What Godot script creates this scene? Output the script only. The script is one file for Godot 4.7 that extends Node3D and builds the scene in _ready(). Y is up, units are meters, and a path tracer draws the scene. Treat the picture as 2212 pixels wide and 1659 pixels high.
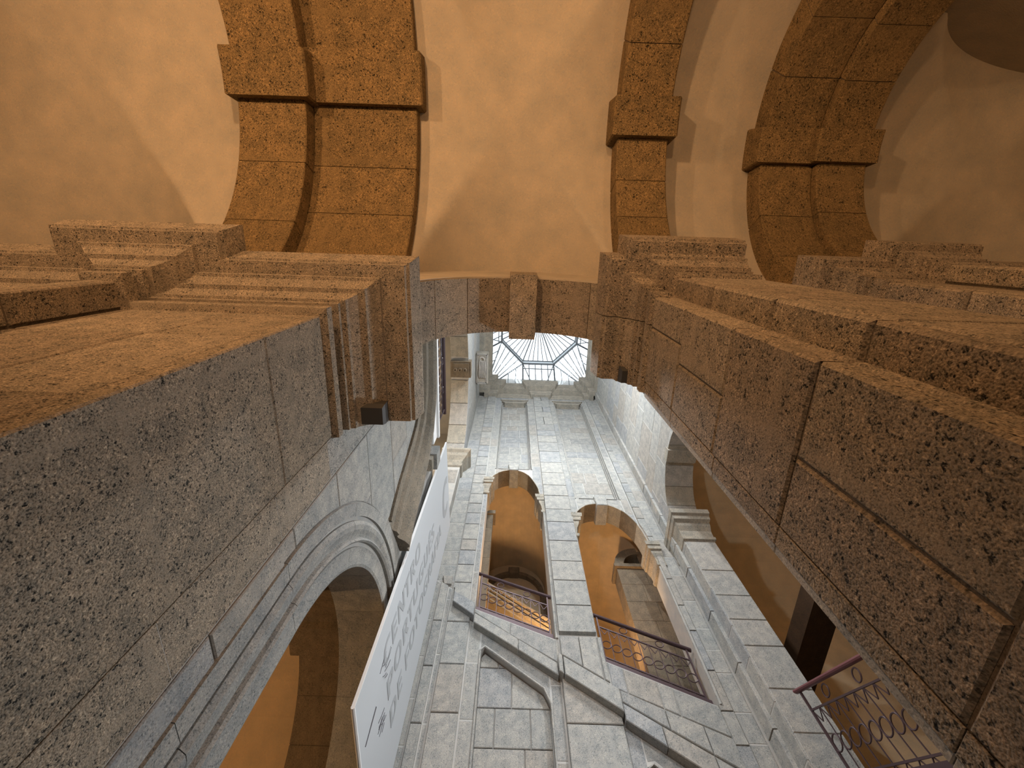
extends Node3D
# Looking up from a vaulted granite gallery into a stair shaft with a glass lantern.
# Plan coordinates: x to the right, f forward (world -z), h above the eye (world y - 1.6).

const EYE := 1.6
const SKY := 1.8
const LAMP := 18.0
const SHAFT_FILL := 22.0  # energy of the fill lamps added in the shaft
const ROOM := 5.0
var M := {}
var rng := RandomNumberGenerator.new()


class Sh:
	var v := PackedVector3Array()
	var g := PackedInt32Array()

	func tri(a: Vector3, b: Vector3, c: Vector3, k := -1) -> void:
		v.append(a)
		v.append(b)
		v.append(c)
		g.append(k)

	func quad(a: Vector3, b: Vector3, c: Vector3, d: Vector3, k := -1) -> void:
		tri(a, b, c, k)
		tri(a, c, d, k)

	func cap(ring: PackedVector3Array, turn: bool) -> void:
		var n := Vector3.ZERO
		for i in ring.size():
			n += ring[i].cross(ring[(i + 1) % ring.size()])
		var ax := n.abs().max_axis_index()
		var p := PackedVector2Array()
		for q in ring:
			p.append(Vector2(q[(ax + 1) % 3], q[(ax + 2) % 3]))
		var t := Geometry2D.triangulate_polygon(p)
		var up: bool = n[ax] > 0
		for i in range(0, t.size(), 3):
			var a := ring[t[i]]
			var b := ring[t[i + 1]]
			var c := ring[t[i + 2]]
			var w: bool = ((b - a).cross(c - a))[ax] > 0
			if w == (up != turn):
				tri(a, b, c)
			else:
				tri(a, c, b)

	# rings of equal length joined one to the next; each strip between two edges is smooth along the sweep when asked
	func loft(rings: Array, closed := true, capped := true, smooth := false, base := 2) -> void:
		for i in rings.size() - 1:
			var a: PackedVector3Array = rings[i]
			var b: PackedVector3Array = rings[i + 1]
			var n := a.size()
			for j in (n if closed else n - 1):
				var k := (j + 1) % n
				quad(a[j], a[k], b[k], b[j], base + j if smooth else -1)
		if capped:
			cap(rings[0], true)
			cap(rings[rings.size() - 1], false)

	func box(a: Vector3, b: Vector3) -> void:
		var lo := a.min(b)
		var hi := a.max(b)
		var r0 := PackedVector3Array([Vector3(lo.x, lo.y, lo.z), Vector3(lo.x, lo.y, hi.z), Vector3(hi.x, lo.y, hi.z), Vector3(hi.x, lo.y, lo.z)])
		var r1 := PackedVector3Array()
		for q in r0:
			r1.append(Vector3(q.x, hi.y, q.z))
		loft([r0, r1])

	# a round or square bar along a line
	func bar(pts: Array, r: float, n := 6, looped := false) -> void:
		var rings := []
		var m := pts.size()
		for i in m:
			var a: Vector3 = pts[(i - 1 + m) % m] if looped or i > 0 else pts[0]
			var b: Vector3 = pts[(i + 1) % m] if looped or i < m - 1 else pts[m - 1]
			var d := (b - a).normalized()
			var s := d.cross(Vector3.UP)
			if s.length() < 0.2:
				s = d.cross(Vector3.RIGHT)
			s = s.normalized()
			var t := d.cross(s).normalized()
			var ring := PackedVector3Array()
			for k in n:
				var an := TAU * (k + 0.5) / n
				ring.append(pts[i] + (s * cos(an) + t * sin(an)) * r)
			rings.append(ring)
		if looped:
			rings.append(rings[0])
		loft(rings, true, not looped, n > 5)

	# a hoop in the plane of two unit vectors
	func hoop(c: Vector3, u: Vector3, w: Vector3, r: float, th: float, n := 20, m := 6) -> void:
		var nn := u.cross(w)
		var rings := []
		for i in n + 1:
			var an := TAU * (i % n) / n
			var o := u * cos(an) + w * sin(an)
			var ring := PackedVector3Array()
			for k in m:
				var b := TAU * k / m
				ring.append(c + o * (r + th * cos(b)) + nn * th * sin(b))
			rings.append(ring)
		loft(rings, true, false, true)

	func mesh(closed := true) -> ArrayMesh:
		var vol := 0.0
		if closed:
			var c := v[0]
			for i in range(0, v.size(), 3):
				vol += (v[i] - c).dot((v[i + 1] - c).cross(v[i + 2] - c))
		var st := SurfaceTool.new()
		st.begin(Mesh.PRIMITIVE_TRIANGLES)
		for i in g.size():
			st.set_smooth_group(g[i])
			var q := [0, 2, 1] if vol >= 0.0 else [0, 1, 2]
			for k in q:
				st.add_vertex(v[i * 3 + k])
		st.generate_normals()
		return st.commit()


# a flat frame in the place: origin, two axes in the wall and the way out of it
class Fr:
	var o: Vector3
	var s: Vector3
	var t: Vector3
	var n: Vector3

	func _init(oo: Vector3, ss: Vector3, tt: Vector3, nn: Vector3) -> void:
		o = oo
		s = ss
		t = tt
		n = nn

	func p(a: float, b: float, d: float) -> Vector3:
		return o + s * a + t * b + n * d

	func ring(q: PackedVector2Array, d: float) -> PackedVector3Array:
		var r := PackedVector3Array()
		for e in q:
			r.append(p(e.x, e.y, d))
		return r


func P(x: float, h: float, f: float) -> Vector3:
	return Vector3(x, h + EYE, -f)


func fr_back(f: float) -> Fr:      # faces the viewer (towards -f); s = x, t = h
	return Fr.new(P(0, 0, f), Vector3.RIGHT, Vector3.UP, Vector3.BACK)


func fr_left(x: float) -> Fr:      # faces +x; s = f, t = h
	return Fr.new(P(x, 0, 0), Vector3.FORWARD, Vector3.UP, Vector3.RIGHT)


func fr_right(x: float) -> Fr:     # faces -x; s = f, t = h
	return Fr.new(P(x, 0, 0), Vector3.FORWARD, Vector3.UP, Vector3.LEFT)


func V2(a: Array) -> PackedVector2Array:
	var p := PackedVector2Array()
	for i in range(0, a.size(), 2):
		p.append(Vector2(a[i], a[i + 1]))
	return p


func rect(a0: float, b0: float, a1: float, b1: float) -> PackedVector2Array:
	return PackedVector2Array([Vector2(a0, b0), Vector2(a1, b0), Vector2(a1, b1), Vector2(a0, b1)])


func ccw(p: PackedVector2Array) -> PackedVector2Array:
	if Geometry2D.is_polygon_clockwise(p):
		p.reverse()
	return p


func put(called: String, mesh: Mesh, mat: Material, parent: Node = self) -> MeshInstance3D:
	var o := MeshInstance3D.new()
	o.name = called
	o.mesh = mesh
	o.material_override = mat
	parent.add_child(o, true)
	return o


func sh(called: String, s: Sh, mat: Material, parent: Node = self, closed := true) -> MeshInstance3D:
	return put(called, s.mesh(closed), mat, parent)


func tag(o: Node, label: String, category := "", group := "", kind := "") -> Node:
	if label:
		o.set_meta("label", label)
	if category:
		o.set_meta("category", category)
	if group:
		o.set_meta("group", group)
	if kind:
		o.set_meta("kind", kind)
	return o


func thing(called: String, label: String, category: String, group := "", kind := "") -> Node3D:
	var o := Node3D.new()
	o.name = called
	add_child(o, true)
	tag(o, label, category, group, kind)
	return o


func structure(called: String, label: String, category := "wall") -> Node3D:
	return thing(called, label, category, "", "structure")


func prism(s: Sh, fr: Fr, q: PackedVector2Array, d0: float, d1: float) -> void:
	s.loft([fr.ring(q, d0), fr.ring(q, d1)])


# one dressed stone: outline in the frame, joint gap and chamfer taken off it
func stone_shape(fr: Fr, q: PackedVector2Array, d0: float, d1: float, gap := 0.012, bev := 0.012) -> Sh:
	var s := Sh.new()
	q = ccw(q)
	var a := q
	if gap > 0.0:
		var r := Geometry2D.offset_polygon(q, -gap * 0.5, Geometry2D.JOIN_MITER)
		if r.size() != 1:
			return s
		a = ccw(r[0])
	if a.size() < 3:
		return s
	var b := PackedVector2Array()
	if bev > 0.0:
		var r := Geometry2D.offset_polygon(a, -bev, Geometry2D.JOIN_MITER)
		if r.size() == 1 and r[0].size() == a.size():
			var c := ccw(r[0])
			var best := 0
			for i in c.size():
				if c[i].distance_to(a[0]) < c[best].distance_to(a[0]):
					best = i
			for i in c.size():
				b.append(c[(best + i) % c.size()])
	if b.is_empty():
		prism(s, fr, a, d0, d1)
	else:
		s.loft([fr.ring(a, d0), fr.ring(a, d1 - bev), fr.ring(b, d1)])
	return s


func stone(fr: Fr, q: PackedVector2Array, d0: float, d1: float, mat: Material, parent: Node, called := "stone", gap := 0.012, bev := 0.012) -> void:
	var s := stone_shape(fr, q, d0, d1, gap, bev)
	if s.v.size() > 0:
		sh(called, s, mat, parent)


# coursed masonry inside a rectangle, with openings cut out of the stones
func courses(fr: Fr, a0: float, a1: float, b0: float, b1: float, rise: float, run: float, d: float, mats: Array, parent: Node, holes := [], gap := 0.024, bev := 0.004, vary := 0.25) -> void:
	var y := b0
	var odd := false
	while y < b1 - 0.02:
		var dy := rise * rng.randf_range(1.0 - vary, 1.0 + vary)
		if b1 - y - dy < rise * 0.5:
			dy = b1 - y
		var x := a0
		var first := true
		while x < a1 - 0.02:
			var dx := run * rng.randf_range(1.0 - vary, 1.0 + vary)
			if first and odd:
				dx *= 0.55
			first = false
			if a1 - x - dx < run * 0.4:
				dx = a1 - x
			var bits := [rect(x, y, x + dx, y + dy)]
			for hole in holes:
				var next := []
				for q in bits:
					for r in Geometry2D.clip_polygons(q, hole):
						if not Geometry2D.is_polygon_clockwise(r):
							next.append(r)
				bits = next
			for q in bits:
				var area := 0.0
				for i in q.size():
					area += q[i].cross(q[(i + 1) % q.size()]) * 0.5
				if absf(area) > 0.004:
					stone(fr, q, d - 0.1, d + rng.randf_range(-0.002, 0.003), mats[rng.randi() % mats.size()], parent, "stone", gap, bev)
			x += dx
		y += dy
		odd = not odd


# points of an arc, angles in degrees from the +s axis
func arc(c: Vector2, r: float, a0: float, a1: float, n: int, ry := -1.0) -> PackedVector2Array:
	var p := PackedVector2Array()
	for i in n + 1:
		var a := deg_to_rad(lerpf(a0, a1, float(i) / n))
		p.append(c + Vector2(cos(a) * r, sin(a) * (r if ry < 0 else ry)))
	return p


func ring_piece(c: Vector2, r0: float, r1: float, a0: float, a1: float, n := 6) -> PackedVector2Array:
	var p := arc(c, r0, a0, a1, n)
	p.reverse()
	p.append_array(arc(c, r1, a0, a1, n))
	return ccw(p)


# a moulding whose plan is a polyline; each level of the profile gives its height and its reach in x and in f
func moulding(path: Array, levels: Array) -> Sh:
	var s := Sh.new()
	var rings := []
	for q in path:
		var ring := PackedVector3Array()
		for l in levels:
			ring.append(P(q[0] + q[2] * l[1], l[0], q[1] - q[3] * l[2]))
		rings.append(ring)
	s.loft(rings, false, false)
	return s


func _ready() -> void:
	rng.seed = 11
	var cam := Camera3D.new()
	cam.name = "camera"
	cam.fov = 82.258
	cam.near = 0.05
	cam.far = 200.0
	cam.transform = Transform3D(Basis(Vector3(0.99951, 0.00902, 0.02999), Vector3(-0.03131, 0.30613, 0.95148), Vector3(-0.0006, -0.95195, 0.30626)).orthonormalized(), Vector3(0, EYE, 0))
	add_child(cam)
	cam.current = true
	var env := Environment.new()
	env.background_mode = Environment.BG_SKY
	var sky := Sky.new()
	var sm := ProceduralSkyMaterial.new()
	sm.sky_top_color = Color(0.93, 0.97, 1.0)
	sm.sky_horizon_color = Color(0.96, 0.98, 1.0)
	sm.ground_horizon_color = Color(0.5, 0.5, 0.5)
	sm.ground_bottom_color = Color(0.3, 0.3, 0.3)
	sm.sky_energy_multiplier = SKY
	sky.sky_material = sm
	env.sky = sky
	env.ambient_light_source = Environment.AMBIENT_SOURCE_SKY
	env.tonemap_mode = Environment.TONE_MAPPER_LINEAR
	env.tonemap_exposure = 1.0
	env.sdfgi_enabled = true
	env.ssao_enabled = true
	env.ssil_enabled = true
	var we := WorldEnvironment.new()
	we.name = "surroundings"
	we.environment = env
	add_child(we)
	make_materials()
	# floodlights on the rear wall of the gallery, below the vaults: [x, h, f, aim x, aim h, aim f, energy, label]
	for a in [
			[-5.0, 1.9, -3.6, -4.4, 5.5, -1.7, LAMP * 1.0, "black floodlight on the rear wall of the leftmost vault bay"],
			[-1.75, 1.9, -3.6, -0.6, 5.5, -1.4, LAMP * 0.95, "black floodlight on the rear wall behind the keystone arch"],
			[0.85, 1.7, -3.25, 1.2, 5.0, -0.6, LAMP * 0.36, "added fill floodlight on the rear wall below the slim rib"],  # extra lamp added to brighten the rear faces of the right pier
			[2.6, 2.0, -2.6, 2.6, 5.5, -1.2, LAMP * 0.11, "black floodlight on the rear wall of the narrow vault bay"],
			[6.2, 2.0, -2.0, 6.0, 5.5, -0.9, LAMP * 0.17, "black floodlight on the rear wall of the rightmost vault bay"]]:
		floodlight(P(a[0], a[1], a[2]), P(a[3], a[4], a[5]), a[6], a[7])
	# unseen white fill lamps added in the shaft, on its near and right walls
	for a in [
			[0.1, 14.2, 1.3, 0.2, 6.0, 7.4, SHAFT_FILL * 1.9, "added white fill lamp on the near wall of the shaft, left of its middle"],
			[3.2, 14.2, 1.3, 2.8, 6.0, 7.4, SHAFT_FILL * 1.9, "added white fill lamp on the near wall of the shaft, right of its middle"],
			[1.4, 15.0, 1.3, 1.4, 19.0, 7.4, SHAFT_FILL * 1.7, "added white fill lamp high on the near wall of the shaft"],
			[-0.5, 16.0, 1.3, 4.2, 15.5, 5.0, SHAFT_FILL * 1.6, "added white fill lamp highest on the near wall of the shaft"],
			[4.1, 5.2, 3.2, -1.6, 3.6, 3.6, SHAFT_FILL * 0.8, "added white fill lamp on the right wall of the shaft"],
			[-0.5, 7.2, 1.25, 4.2, 5.5, 5.0, SHAFT_FILL * 0.9, "added white fill lamp on the near wall over the keystone arch"]]:
		floodlight(P(a[0], a[1], a[2]), P(a[3], a[4], a[5]), a[6], a[7], Color(0.93, 0.97, 1.0), "added shaft fill lamps")
	build_gallery()
	build_left_pier()
	build_right_piers()
	build_ribs()
	build_window_arch()
	build_left_shaft_wall()
	build_right_shaft_wall()
	build_far_wall()
	build_cornice_and_skylight()
	build_rooms()
	build_railings()
	build_banner()


func floodlight(at: Vector3, aim: Vector3, energy: float, label: String, tint := Color(1.0, 0.55, 0.25), group := "gallery floodlights", cone := 82.0) -> void:
	var o := thing("floodlight", label, "lamp", group)
	o.position = at
	var d := (aim - at).normalized()
	var r := Vector3.UP.cross(d).normalized()
	var u := d.cross(r).normalized()
	var s := Sh.new()
	var rings := []
	for k in [[-0.10, 0.07, 0.05], [-0.08, 0.12, 0.09], [0.0, 0.16, 0.12], [0.03, 0.16, 0.12]]:
		rings.append(PackedVector3Array([d * k[0] - r * k[1] - u * k[2], d * k[0] + r * k[1] - u * k[2], d * k[0] + r * k[1] + u * k[2], d * k[0] - r * k[1] + u * k[2]]))
	s.loft(rings)
	sh("case", s, M.lamp_case, o)
	var gsh := Sh.new()
	var gr := []
	for k in [0.031, 0.034]:
		gr.append(PackedVector3Array([d * k - r * 0.14 - u * 0.10, d * k + r * 0.14 - u * 0.10, d * k + r * 0.14 + u * 0.10, d * k - r * 0.14 + u * 0.10]))
	gsh.loft(gr)
	sh("lamp_face", gsh, M.lamp_glow, o)
	var b := Sh.new()
	b.bar([-d * 0.08, -d * 0.08 + Vector3(0, -0.12, 0.12), Vector3(-d.x * 0.08, -0.2, 0.3)], 0.02, 6)
	sh("bracket", b, M.lamp_case, o)
	var l := SpotLight3D.new()
	l.name = "light"
	l.light_color = tint.linear_to_srgb()
	l.light_energy = energy
	l.spot_angle = cone
	l.spot_angle_attenuation = 0.6
	l.spot_range = 30.0
	l.spot_attenuation = 2.0
	l.light_size = 0.13
	l.shadow_enabled = true
	o.add_child(l)
	l.position = d * 0.06
	l.look_at_from_position(at + d * 0.06, at + d * 2.0, Vector3.UP if absf(d.y) < 0.95 else Vector3.RIGHT)


# a bulb in a glass globe hung on a rod
func pendant(at: Vector3, energy: float, label: String, drop := 0.6, tint := Color(1.0, 0.6, 0.28)) -> void:
	var o := thing("pendant_lamp", label, "lamp", "lamps of the rooms round the shaft")
	o.position = at
	var s := Sh.new()
	var rings := []
	for i in 9:
		var a := PI * (i + 0.15) / 8.3
		var ring := PackedVector3Array()
		for k in 12:
			ring.append(Vector3(cos(TAU * k / 12) * sin(a), cos(a), sin(TAU * k / 12) * sin(a)) * 0.12)
		rings.append(ring)
	s.loft(rings, true, true, true)
	sh("globe", s, M.lamp_glow, o)
	var b := Sh.new()
	b.bar([Vector3(0, 0.115, 0), Vector3(0, drop, 0)], 0.012, 6)
	sh("rod", b, M.lamp_case, o)
	var l := OmniLight3D.new()
	l.name = "light"
	l.light_color = tint.linear_to_srgb()
	l.light_energy = energy
	l.omni_range = 30.0
	l.omni_attenuation = 2.0
	l.light_size = 0.1
	l.shadow_enabled = true
	o.add_child(l)


# ------------------------------------------------------------------ the gallery

func along(x: float, k: int) -> float:      # centre f, springing h, vault radius as the gallery narrows to the right
	var t := [[-3.1, -1.8, 3.95, 2.74], [1.6, -1.55, 4.45, 2.24], [3.8, -1.28, 4.85, 1.85]]
	var a: Array = t[0] if x < 1.6 else t[1]
	var b: Array = t[1] if x < 1.6 else t[2]
	return lerpf(a[k], b[k], clampf((x - a[0]) / (b[0] - a[0]), -0.9, 1.5))


func vault_h(x: float, f: float, bays: Array) -> float:
	var r := along(x, 3)
	var q := clampf((f - along(x, 1)) / r, -1.0, 1.0)
	var h := along(x, 2) + r * sqrt(1.0 - q * q)
	for b in bays:
		var e: float = (x - b[0]) / b[1]
		if absf(e) < 1.0:
			h = maxf(h, b[2] + (b[3] - b[2]) * sqrt(1.0 - e * e))
	return h


func build_gallery() -> void:
	var bays := [[-0.04, 1.32, 5.5, 6.7], [-5.8, 2.1, 4.9, 6.72], [6.3, 1.9, 5.0, 6.7]]
	var o := structure("ceiling", "plastered groin vaults of the gallery overhead", "ceiling")
	var spans := [[-8.0, -3.5], [-2.72, 1.3], [1.86, 3.2], [4.4, 8.5]]
	for sp in spans:
		var s := Sh.new()
		var nx := int((sp[1] - sp[0]) / 0.07)
		var nf := 66
		var up := 0.0
		for pass_n in 1:
			for i in nx:
				for j in nf:
					var q := []
					for e in [[i, j], [i + 1, j], [i + 1, j + 1], [i, j + 1]]:
						var x: float = lerpf(sp[0], sp[1], float(e[0]) / nx)
						var f: float = lerpf(-4.7, 0.43, float(e[1]) / nf)
						q.append(P(x, vault_h(x, f, bays) + up, f))
					s.quad(q[0], q[3], q[2], q[1], 5)
		sh("vault_bay", s, M.plaster, o, false)
	# unseen slab added to keep sky light off the vaults, and the shell
	var t := Sh.new()
	t.box(P(-8.3, 7.2, 1.1), P(8.8, 7.5, -5.2))
	sh("sky_block_slab", t, M.plaster, o)
	var w := structure("wall_rear", "plastered rear wall of the gallery behind the camera")
	var ws := Sh.new()
	var line := [[-8.3, -4.45], [-3.1, -4.12], [1.6, -3.42], [3.8, -2.72], [8.8, -1.9]]
	var rings := []
	for q in line:
		rings.append(PackedVector3Array([P(q[0], -1.6, q[1]), P(q[0], 7.2, q[1]), P(q[0], 7.2, q[1] - 0.5), P(q[0], -1.6, q[1] - 0.5)]))
	ws.loft(rings)
	sh("plaster_face", ws, M.plaster, w)
	var we := structure("wall_left", "plastered end wall of the gallery on the left")
	var es := Sh.new()
	es.box(P(-8.3, -1.6, 1.7), P(-8.0, 7.2, -5.0))
	sh("plaster_face", es, M.plaster, we)
	var wr := structure("wall_right", "plastered end wall of the gallery on the right")
	var er := Sh.new()
	er.box(P(8.5, -1.6, 1.1), P(8.8, 7.2, -3.0))
	sh("plaster_face", er, M.plaster, wr)
	var fl := structure("floor", "worn granite slabs of the gallery floor", "floor")
	var k := 0
	for i in 11:
		for j in 9:
			var fs := Sh.new()
			var x0 := -8.3 + i * 1.56
			var f0 := -5.0 + j * 1.5
			fs.box(P(x0, -1.75, f0), P(x0 + 1.545, -1.6 - rng.randf() * 0.003, f0 + 1.485))
			sh("slab", fs, M.floor, fl)
			k += 1
	# front wall between gallery and shaft: plaster to the gallery, granite to the shaft
	var wf := structure("wall_front", "wall over the arches between gallery and shaft")
	var fr := fr_back(0.41)
	var q := V2([-8.0, 7.3, -8.0, 4.2, -1.02, 4.2])
	var a1 := arc(Vector2(0.11, 4.5), 1.15, 180, 0, 40)
	q.append_array(a1)
	q.append_array(V2([1.24, 4.2, 2.03, 4.2]))
	q.append_array(arc(Vector2(2.52, 4.4), 0.49, 180, 0, 18))
	q.append_array(V2([3.01, 4.2, 8.5, 4.2, 8.5, 7.3]))
	var ps := Sh.new()
	prism(ps, fr, q, -0.05, 0.0)
	sh("plaster_face", ps, M.plaster, wf)
	var q2 := V2([-1.62, 24.0, -1.62, 4.25, -1.52, 4.25])
	q2.append_array(arc(Vector2(0.11, 4.5), 1.63, 180, 0, 40))
	q2.append_array(V2([1.74, 4.25, 2.03, 4.25]))
	q2.append_array(arc(Vector2(2.52, 4.4), 0.49, 180, 0, 18))
	q2.append_array(V2([3.01, 4.25, 8.5, 4.25, 8.5, 7.4, 5.0, 7.4, 5.0, 24.0]))
	var ss := Sh.new()
	prism(ss, fr_back(0.46), q2, -0.64, 0.0)
	sh("granite_face", ss, M.shaft_b, wf)


func plan_prism(s: Sh, plan: Array, h0: float, h1: float) -> void:
	var r0 := PackedVector3Array()
	var r1 := PackedVector3Array()
	for q in plan:
		r0.append(P(q[0], h0, q[1]))
		r1.append(P(q[0], h1, q[1]))
	s.loft([r0, r1])


func ring_closed_moulding(path: Array, levels: Array) -> Sh:
	var l := levels.duplicate()
	l.push_front([levels[0][0], -0.06, -0.06])
	l.append([levels[-1][0], -0.06, -0.06])
	var s := Sh.new()
	var rings := []
	for q in path:
		var ring := PackedVector3Array()
		for e in l:
			ring.append(P(q[0] + q[2] * e[1], e[0], q[1] - q[3] * e[2]))
		rings.append(ring)
	s.loft(rings, true, true)
	return s


func build_left_pier() -> void:
	var o := thing("granite_pier", "massive granite pier left of the keystone arch, lit orange behind", "pier", "gallery piers")
	var s := Sh.new()
	plan_prism(s, [[-1.615, 1.705], [-1.615, 0.635], [-3.245, 0.635], [-3.245, 0.405], [-3.44, 0.405], [-3.44, 0.635], [-7.9, 0.635], [-7.9, 1.705]], -1.6, 4.25)
	sh("joint_bed", s, M.pier_joint, o)
	var m := [M.pier, M.pier_b, M.pier_c]
	var li := fr_left(-1.6)
	var rows := [-1.6, -0.5, 0.55, 1.62, 2.77, 3.64]
	for e in [[-1.6, -0.2], [-0.2, 2.77], [2.77, 3.64]]:
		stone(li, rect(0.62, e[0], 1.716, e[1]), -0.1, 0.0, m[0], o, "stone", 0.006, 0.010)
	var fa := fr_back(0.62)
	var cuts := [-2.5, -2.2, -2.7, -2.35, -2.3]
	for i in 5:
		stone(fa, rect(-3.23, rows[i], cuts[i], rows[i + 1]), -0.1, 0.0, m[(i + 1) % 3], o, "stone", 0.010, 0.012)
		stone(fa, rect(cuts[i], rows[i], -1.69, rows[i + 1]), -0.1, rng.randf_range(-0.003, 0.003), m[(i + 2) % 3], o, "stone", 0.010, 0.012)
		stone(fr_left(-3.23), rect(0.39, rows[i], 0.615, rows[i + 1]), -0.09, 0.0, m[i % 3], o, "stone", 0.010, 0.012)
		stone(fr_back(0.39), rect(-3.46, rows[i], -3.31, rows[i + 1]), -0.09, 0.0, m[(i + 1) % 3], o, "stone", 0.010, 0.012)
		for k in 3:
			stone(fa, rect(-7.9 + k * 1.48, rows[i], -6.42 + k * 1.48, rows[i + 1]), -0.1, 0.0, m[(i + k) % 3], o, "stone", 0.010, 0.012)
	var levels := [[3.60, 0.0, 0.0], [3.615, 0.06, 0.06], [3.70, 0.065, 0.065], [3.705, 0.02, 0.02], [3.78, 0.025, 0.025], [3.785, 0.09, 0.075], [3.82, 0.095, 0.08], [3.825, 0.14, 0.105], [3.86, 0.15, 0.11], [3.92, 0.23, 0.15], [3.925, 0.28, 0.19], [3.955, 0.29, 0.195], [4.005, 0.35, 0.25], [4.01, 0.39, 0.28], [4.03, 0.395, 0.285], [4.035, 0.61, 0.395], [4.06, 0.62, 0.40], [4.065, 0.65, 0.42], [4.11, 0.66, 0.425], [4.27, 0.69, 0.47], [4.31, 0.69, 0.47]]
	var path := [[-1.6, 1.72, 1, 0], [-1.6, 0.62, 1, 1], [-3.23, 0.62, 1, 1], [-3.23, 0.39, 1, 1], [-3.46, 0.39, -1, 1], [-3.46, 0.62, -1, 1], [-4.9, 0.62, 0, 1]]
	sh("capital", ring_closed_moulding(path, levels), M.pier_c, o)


func build_right_piers() -> void:
	var o := thing("granite_pier", "stepped granite pier right of the keystone arch, close to the camera", "pier", "gallery piers")
	var s := Sh.new()
	plan_prism(s, [[1.18, 1.25], [1.17, 1.15], [1.163, 1.10], [1.163, 0.4], [1.325, 0.4], [1.325, 0.24], [1.985, 0.24], [1.985, 1.25]], -1.6, 4.25)
	sh("joint_bed", s, M.pier_joint, o)
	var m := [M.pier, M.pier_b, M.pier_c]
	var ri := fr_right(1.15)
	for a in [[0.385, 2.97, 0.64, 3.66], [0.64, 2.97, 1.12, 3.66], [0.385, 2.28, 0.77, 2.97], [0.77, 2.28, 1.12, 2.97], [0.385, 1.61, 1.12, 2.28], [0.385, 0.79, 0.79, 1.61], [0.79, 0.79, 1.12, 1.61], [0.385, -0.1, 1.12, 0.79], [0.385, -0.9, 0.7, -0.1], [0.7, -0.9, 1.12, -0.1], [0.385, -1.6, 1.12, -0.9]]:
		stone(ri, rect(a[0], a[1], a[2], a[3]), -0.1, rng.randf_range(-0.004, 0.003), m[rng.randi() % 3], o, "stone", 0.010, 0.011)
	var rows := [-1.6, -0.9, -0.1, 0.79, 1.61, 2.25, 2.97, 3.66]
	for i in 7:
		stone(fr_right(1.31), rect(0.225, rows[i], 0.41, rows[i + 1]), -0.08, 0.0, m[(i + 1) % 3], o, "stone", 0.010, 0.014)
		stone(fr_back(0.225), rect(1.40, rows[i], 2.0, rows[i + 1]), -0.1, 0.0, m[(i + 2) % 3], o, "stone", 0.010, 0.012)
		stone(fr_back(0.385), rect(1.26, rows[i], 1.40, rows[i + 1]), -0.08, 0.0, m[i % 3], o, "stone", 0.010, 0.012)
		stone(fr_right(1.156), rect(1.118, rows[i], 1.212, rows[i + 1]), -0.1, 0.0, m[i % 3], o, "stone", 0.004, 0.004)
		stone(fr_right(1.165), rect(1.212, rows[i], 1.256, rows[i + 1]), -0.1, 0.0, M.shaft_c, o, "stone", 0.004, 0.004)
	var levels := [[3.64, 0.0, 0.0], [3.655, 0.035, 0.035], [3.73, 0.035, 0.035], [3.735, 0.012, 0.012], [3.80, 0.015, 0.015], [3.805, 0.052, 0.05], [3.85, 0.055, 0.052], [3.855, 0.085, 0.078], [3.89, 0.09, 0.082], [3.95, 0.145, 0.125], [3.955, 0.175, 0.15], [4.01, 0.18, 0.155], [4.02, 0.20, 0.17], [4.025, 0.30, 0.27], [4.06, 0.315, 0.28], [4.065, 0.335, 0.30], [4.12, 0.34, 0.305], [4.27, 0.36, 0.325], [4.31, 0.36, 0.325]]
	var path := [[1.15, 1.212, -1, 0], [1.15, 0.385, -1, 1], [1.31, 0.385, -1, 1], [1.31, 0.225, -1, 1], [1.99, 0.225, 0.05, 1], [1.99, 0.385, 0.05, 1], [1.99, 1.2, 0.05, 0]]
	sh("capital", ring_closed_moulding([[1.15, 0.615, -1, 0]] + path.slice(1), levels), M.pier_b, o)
	sh("capital_block", ring_closed_moulding([[1.15, 1.212, -1, 0], [1.15, 0.622, -1, 0]], levels), M.pier, o)
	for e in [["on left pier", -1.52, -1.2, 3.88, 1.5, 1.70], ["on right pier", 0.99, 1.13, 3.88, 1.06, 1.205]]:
		var z := thing("black_box", "small black box under the front end of the capital " + e[0], "lamp", "black boxes on the piers")  # plain black box filling the dark notch under each capital
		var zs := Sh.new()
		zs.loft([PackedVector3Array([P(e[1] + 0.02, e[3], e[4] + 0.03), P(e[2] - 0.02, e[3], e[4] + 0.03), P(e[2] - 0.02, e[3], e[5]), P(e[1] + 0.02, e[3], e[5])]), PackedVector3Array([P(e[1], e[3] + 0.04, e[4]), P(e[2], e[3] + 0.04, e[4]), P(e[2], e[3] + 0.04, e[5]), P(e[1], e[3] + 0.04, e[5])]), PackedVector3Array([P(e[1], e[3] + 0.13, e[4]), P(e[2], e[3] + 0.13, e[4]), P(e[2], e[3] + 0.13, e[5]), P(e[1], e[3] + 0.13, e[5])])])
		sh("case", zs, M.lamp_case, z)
	var b := thing("granite_pier", "dark granite pier farther right, under the double rib", "pier", "gallery piers")
	var t := Sh.new()
	plan_prism(t, [[3.015, 1.29], [3.015, 0.23], [3.465, 0.23], [3.465, 0.08], [3.885, 0.08], [3.885, 0.23], [8.4, 0.23], [8.4, 1.29]], -1.6, 4.25)
	sh("joint_bed", t, M.pier_joint, b)
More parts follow.
